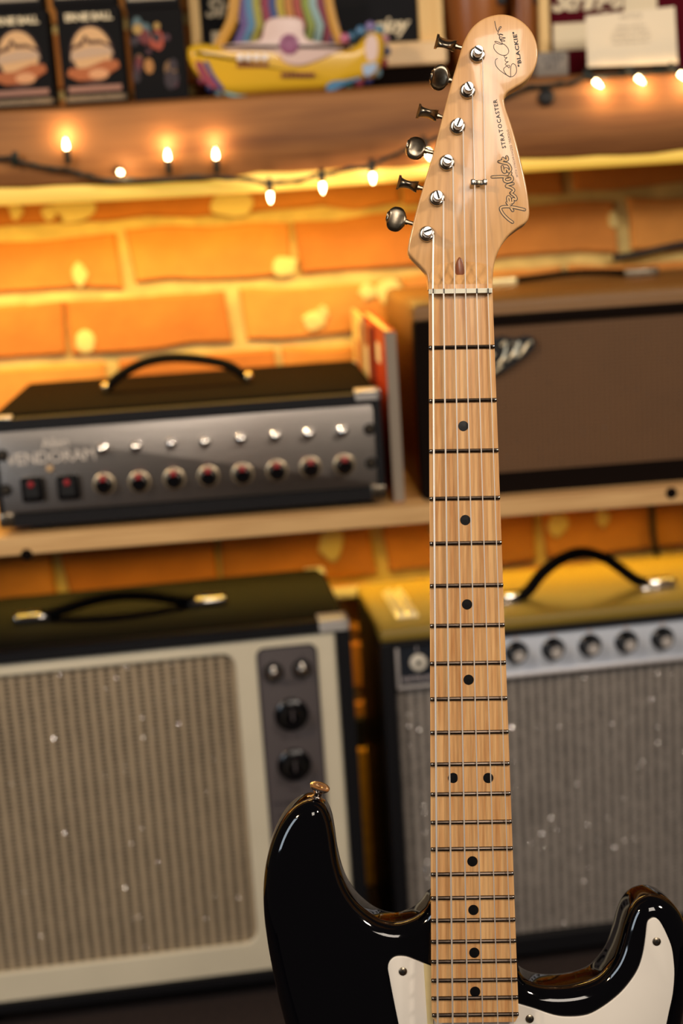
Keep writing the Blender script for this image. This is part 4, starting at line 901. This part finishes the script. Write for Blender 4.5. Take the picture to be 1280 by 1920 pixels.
# frets
fy = [545+1887*(1-2**(-i/12)) for i in range(23)]
for i in range(1, 23):
    py = fy[i]; xl, xr = nxl(py)+.3, nxr(py)-.3; b = BM()
    pts = [g3(xl+(xr-xl)*k/12, py+(.5-k/12)*2.2, fbz(k/12)+.0003) for k in range(13)]
    tube(b, pts, .0013, 8, flat=.85); f = obj('fret', b, M_FRET, G, True)
    for q in (pts[0], pts[-1]): b = BM(); lathe(b, [(0, -.0010), (.0008, -.0006), (.0010, 0), (.0008, .0006), (0, .0010)], (0, 0, 1), (q[0]+(.0008 if q is pts[0] else -.0008), q[1], q[2]+.0005), 8); obj('fret_end', b, M_NICKEL, f, True)
# marker dots
for nfr in (3, 5, 7, 9, 15, 17, 19, 21):
    py = {3: 799, 5: 975, 7: 1133, 9: 1274, 15: 1614, 17: 1705, 19: 1785, 21: 1858}[nfr]
    x = 868+(py-800)*(890-868)/1058; b = BM(); lathe(b, [(.0033, -.002), (.0033, .0015), (0, .00155)], (0, 0, 1), g3(x, py, ZF+.0001), 24); obj('fret_marker', b, M_DOT, G)
for x in (849, 914.5): b = BM(); lathe(b, [(.0033, -.002), (.0033, .00125), (0, .0013)], (0, 0, 1), g3(x, 1458, ZF), 24); obj('fret_marker', b, M_DOT, G)
# strings
posts = [(800.5, 437), (819.5, 370), (838, 303), (858, 235), (877, 167.5), (895, 99.5)]
SR = [.00064, .00056, .00048, .00040, .00036, .00032]
tops = [(812, 440), (831, 377), (849, 313), (868, 247), (885.5, 178), (904.5, 112)]
for i in range(6):
    b = BM(); px, py = posts[i]; tx, ty = tops[i]
    wrap = [(px+15/2.9*cos(a)*1.45, py-sin(a)*7.5, .0102+.0003*k) for k, a in enumerate([2.2, 2.9, 3.6, 4.3, 5.0, 5.7])]
    pts = [g3(*w) for w in wrap] + [g3(tx, ty, .0108)]
    if i >= 4: pts.append(g3(tx+(SN[i]-tx)*.53, 343, .0098))
    pts += [g3(SN[i], 541, .0170+.0008*(1-abs(i-2.5)/2.5)), g3(SN[i]+(SB[i]-SN[i])*.5, 545+943, .0178), g3(SB[i], 2432, .0190), g3(SB[i], 2440, .016)]
    tube(b, pts, SR[i], 8); obj('string', b, M_STRING, G, True)
# string tree
b = BM(); x, y = g2(897, 343, .008)
box(b, x-.0053, x-.0023, y-.0019, y+.0019, .0088, .0108, .0006); box(b, x+.0023, x+.0053, y-.0019, y+.0019, .0088, .0108, .0006); box(b, x-.0026, x+.0026, y-.0017, y+.0017, .0078, .0090, .0004); box(b, x-.0016, x+.0016, y-.0014, y+.0014, .004, .0080, .0004)
st = obj('string_tree', b, M_NICKEL, G, True); b = BM(); lathe(b, [(.0016, .0086), (.0015, .0100), (0, .0104)], (0, 0, 1), (x, y, 0), 14); obj('tree_screw', b, M_AGED, st, True)
# tuning machines
ed = Vector((92, -332)).normalized(); sh = Vector((-.968, -.250))     # shaft direction in the photograph (x right, y down)
def tuner(i, px, py, bxp, byp, rot, along, across):
    x, y = g2(px, py, .008)
    b = BM(); lathe(b, [(.0053, ZH-.0002), (.0053, ZH+.0010), (.0047, ZH+.0019), (.0041, ZH+.0021), (.0040, ZH+.0026), (0, ZH+.0026)], (0, 0, 1), (x, y, 0), 28); t = obj('tuning_machine', b, M_NICKEL, G, True)
    b = BM(); lathe(b, [(.0032, ZH+.002), (.0032, ZH+.0045), (.0027, ZH+.0052), (.0026, ZH+.0078), (.0031, ZH+.0084), (.0032, ZH+.0104), (.0028, ZH+.0110), (0, ZH+.0110)], (0, 0, 1), (x, y, 0), 22); obj('post', b, M_NICKEL, t, True)
    sa = [1.9, .3, 1.2, -.4, .5, 1.0][i]; b = BM(); t_ = bmesh.new(); bmesh.ops.create_cube(t_, size=1); bmesh.ops.scale(t_, vec=(.0011, .0052, .0012), verts=t_.verts[:]); merge(b, t_, Matrix.Translation((x, y+.0002, ZH+.0110)) @ Matrix.Rotation(sa, 4, 'Z')); obj('post_slot', b, M_RUBBER, t)
    zc = -.0135
    # housing on the back of the headstock
    b = BM(); box(b, x-.009, x+.009, y-.006, y+.006, ZH-.0215, ZH-.0132, .002); obj('gear_housing', b, M_NICKEL, t, True)
    B0 = Vector(g2(bxp, byp, zc)); d = Vector((sh.x, -sh.y)); d.normalize()
    e0 = B0-d*.022; b = BM(); e1 = B0-d*.0035
    tube(b, [(e0.x, e0.y, zc), (e1.x, e1.y, zc)], .0014, 10); tube(b, [((e1.x-d.x*.0045), (e1.y-d.y*.0045), zc), (e1.x, e1.y, zc)], .0019, 10); obj('shaft', b, M_AGED, t, True)
    # button: flattened oval paddle with a waisted thickness
    b = BM(); NU, NV = 20, 14; Rg = []
    for a in range(NU+1):
        s = -1+2*a/NU; u = s*along/2
        wv = sqrt(max(0, 1-abs(s)**2.3)) if 0 < a < NU else .35
        hh = across/2*max(wv, .22); th = .0024+.0020*s*s + (.0012 if s > .75 else 0)
        ring = []
        for c in range(NV):
            al = 2*pi*c/NV; ca, sa_ = cos(al), sin(al)
            v = hh*(abs(ca)**.75)*(1 if ca >= 0 else -1); w = th*(abs(sa_)**.8)*(1 if sa_ >= 0 else -1)*(.9 if wv < .5 else 1)
            vv = v*cos(rot)-w*sin(rot); ww = v*sin(rot)+w*cos(rot)
            ring.append(b.verts.new((B0.x+d.x*(-u)*-1*1+(-d.y)*vv, B0.y+d.y*u+d.x*vv, zc+ww)))
        Rg.append(ring)
    for A_, B_ in zip(Rg, Rg[1:]):
        for j in range(NV): b.faces.new((A_[j], A_[(j+1) % NV], B_[(j+1) % NV], B_[j]))
    b.faces.new(Rg[0][::-1]); b.faces.new(Rg[-1]); obj('tuning_button', b, M_AGED, t, True, angle=60)
tuner(5, 895, 99.5, 835, 82, radians(62), .0135, .017)
tuner(4, 877, 167.5, 824, 145.5, radians(-28), .0125, .0172)
tuner(3, 858, 235, 801, 212.5, radians(84), .0135, .017)
tuner(2, 838, 303, 779, 278, radians(14), .0128, .0168)
tuner(1, 819.5, 370, 764, 346, radians(82), .0135, .017)
tuner(0, 800.5, 437, 742, 411, radians(0), .0132, .0168)
# strap button
b = BM(); p0 = Vector(g3(592, 1501, -.020)); d = Vector((.28, 1, .32)).normalized()
lathe(b, [(.0062, -.004), (.0064, .0008), (.0046, .0018), (.0026, .0040), (.0028, .0062), (.0066, .0098), (.0068, .0108), (.0045, .0116), (.0015, .0108), (0, .0108)], d, p0, 26); obj('strap_button', b, mat('warm_chrome', 'd8cabe', .18, 1), G, True)
# lettering on the headstock
ZL = ZH+.00012
sg = lambda L_: [g2(900+x/9.6, 20+y/9.6, ZL) for x, y in L_]
b = BM()
for S_ in ([(260, 190), (280, 290), (305, 360), (325, 365), (350, 330), (378, 298), (365, 283), (340, 310), (330, 360), (318, 410), (330, 435), (370, 430), (410, 440), (390, 425), (350, 420), (345, 460), (350, 510), (400, 500), (455, 490), (400, 480), (360, 470), (350, 500), (380, 540), (440, 550), (430, 530), (370, 520)],
           [(268, 595), (245, 620), (248, 680), (290, 740), (350, 785), (420, 805), (480, 790), (512, 740), (500, 680), (460, 630), (420, 600), (370, 605), (300, 585), (262, 560), (280, 550), (340, 570), (400, 600), (385, 560), (365, 530)],
           [(470, 800), (430, 815), (450, 850), (485, 840), (445, 885), (470, 920), (505, 915), (450, 960), (475, 985), (525, 985), (520, 1030), (480, 1000), (425, 1040), (430, 1090), (480, 1160), (540, 1195)],
           [(310, 860), (280, 880), (270, 930), (290, 1000), (350, 1070), (430, 1130), (490, 1165), (545, 1190), (600, 1175), (645, 1120), (655, 1060), (640, 990), (600, 955), (565, 970), (550, 1030), (548, 1100), (550, 1190)]):
    ribbon(b, sg(S_), .00040, ZL)
obj('signature', b, M_INK, hd, label='black handwritten signature')
lg_ = lambda L_: [g2(900+x/7.68, 180+y/7.68, ZL) for x, y in L_]
FS = [[(465, 1818), (405, 1775), (335, 1705), (295, 1635), (310, 1600), (400, 1592), (500, 1606), (638, 1637)], [(385, 1535), (425, 1585), (468, 1650)],
      [(440, 1560), (400, 1510), (400, 1452), (428, 1470), (440, 1530), (470, 1530), (470, 1480), (512, 1492), (505, 1450), (440, 1398)],
      [(440, 1398), (482, 1358), (440, 1320), (378, 1300), (400, 1280), (472, 1262)],
      [(170, 1166), (300, 1160), (405, 1160), (440, 1108)], [(405, 1160), (352, 1178), (350, 1222), (400, 1238), (458, 1210), (450, 1160), (405, 1160)],
      [(318, 1015), (330, 1080), (360, 1098), (358, 1050), (392, 1058), (410, 1092), (438, 1050), (405, 985), (340, 965), (268, 945)],
      [(268, 945), (325, 930), (325, 895), (360, 925), (392, 915), (382, 875)]]
b = BM(); [ribbon(b, lg_(S_), .0021, ZL) for S_ in FS]; obj('script_outline', b, M_INK, hd, label='black outline of the script lettering')
b = BM(); [ribbon(b, lg_(S_), .00105, ZL+.00006) for S_ in FS]; obj('script_fill', b, M_GOLDINK, hd, label='pale gold fill of the script lettering')
def htext(s, p0, p1, size, m=M_INK, sp=1, bold=0):
    a0 = Vector(g2(*p0, ZL)); a1_ = Vector(g2(*p1, ZL)); L_ = (a1_-a0).length; tb = text_bm(s, size, .00003, 'LEFT', spacing=sp, offset=bold)
    xs_ = [v.co.x for v in tb.verts]; w_ = max(xs_)-min(xs_); ang = atan2(a1_.y-a0.y, a1_.x-a0.x)
    bmesh.ops.transform(tb, matrix=Matrix.Translation((a0.x, a0.y, ZL)) @ Matrix.Rotation(ang, 4, 'Z') @ Matrix.Diagonal((L_/w_, 1, 1, 1)), verts=tb.verts[:]); return obj('lettering', tb, m, hd)
htext('STRATOCASTER', (948.5, 277.5), (931, 186), .0036, sp=1.25, bold=.00008)
htext('"BLACKIE"', (978, 124.5), (967.5, 59), .0034, sp=1.12, bold=.00012)
M_FAINT = mat('faint_ink', '6a4c30', .5)
htext('WITH SYNCHRONIZED TREMOLO', (971.5, 332), (953, 243), .0020, M_FAINT, sp=1.3)
# pickups and bridge (below the frame)
for py, dz in ((1985, 0), (2150, 0), (2330, 1)):
    c = g2(895 if not dz else 905, py, .004); t_ = bmesh.new(); box(t_, -.035, .035, -.009, .009, .0021, .010, .004, 3); b = BM(); merge(b, t_, Matrix.Translation((c[0], c[1], 0)) @ Matrix.Rotation(radians(10 if dz else 0), 4, 'Z')); pk = obj('pickup', b, M_WHITE, G, True)
    for k in range(6): b = BM(); lathe(b, [(.0024, .0095), (.0022, .0112), (0, .0113)], (0, 0, 1), (c[0]-.026+.0104*k, c[1], 0), 12); obj('pole_piece', b, M_NICKEL, pk, True)
c = g2(902, 2455, .004); b = BM(); box(b, c[0]-.033, c[0]+.033, c[1]-.018, c[1]+.014, .0001, .004, .001)
for k in range(6): box(b, c[0]-.0318+.0107*k, c[0]-.0222+.0107*k, c[1]-.006, c[1]+.011, .004, .0165, .001)
obj('bridge', b, M_CHROME, G, True)
for px, py in ((1130, 2230), (1160, 2330), (1190, 2440)):
    c = g2(px, py, .01); b = BM(); lathe(b, [(.0125, .0022), (.012, .004), (.009, .008), (.0085, .018), (0, .018)], (0, 0, 1), (c[0], c[1], 0), 24); obj('control_knob', b, M_WHITE, G, True)

# stand carrying the guitar, below the frame
bw_ = MW @ Vector((0, 0, -.022))
ST_ = thing('guitar_stand', 'low black tubular stand under the lower edge of the black guitar', 'stand', (bw_.x, bw_.y, 0))
def loc(v): return Vector(v)-Vector((bw_.x, bw_.y, 0))
lowL = MW @ Vector(g3(640, 2785, -.022)); lowR = MW @ Vector(g3(1175, 2790, -.022)); up_w = cu
for P_, sx in ((lowL, -1), (lowR, 1)):
    q = P_-up_w*.0125; bk = q+cf*.075
    fwd = q-cf*.045
    b = BM(); tube(b, crom([loc(fwd+up_w*.03), loc(fwd+up_w*.006), loc(q), loc(bk)], 5, False), .0085, 12); obj('cradle_arm', b, M_RUBBER, ST_, True)
    b = BM(); tube(b, [loc(bk), loc(Vector((bk.x+sx*.03, bk.y-.16, .009)))], .008, 12); obj('leg', b, M_RUBBER, ST_, True)
    b = BM(); tube(b, [loc(bk), loc(Vector((bk.x+sx*.01, bk.y+.16, .009)))], .008, 12); obj('leg', b, M_RUBBER, ST_, True)
qa, qb = lowL-up_w*.0125+cf*.075, lowR-up_w*.0125+cf*.075
b = BM(); tube(b, [loc(qa), loc(qb)], .007, 12); obj('crossbar', b, M_RUBBER, ST_, True)
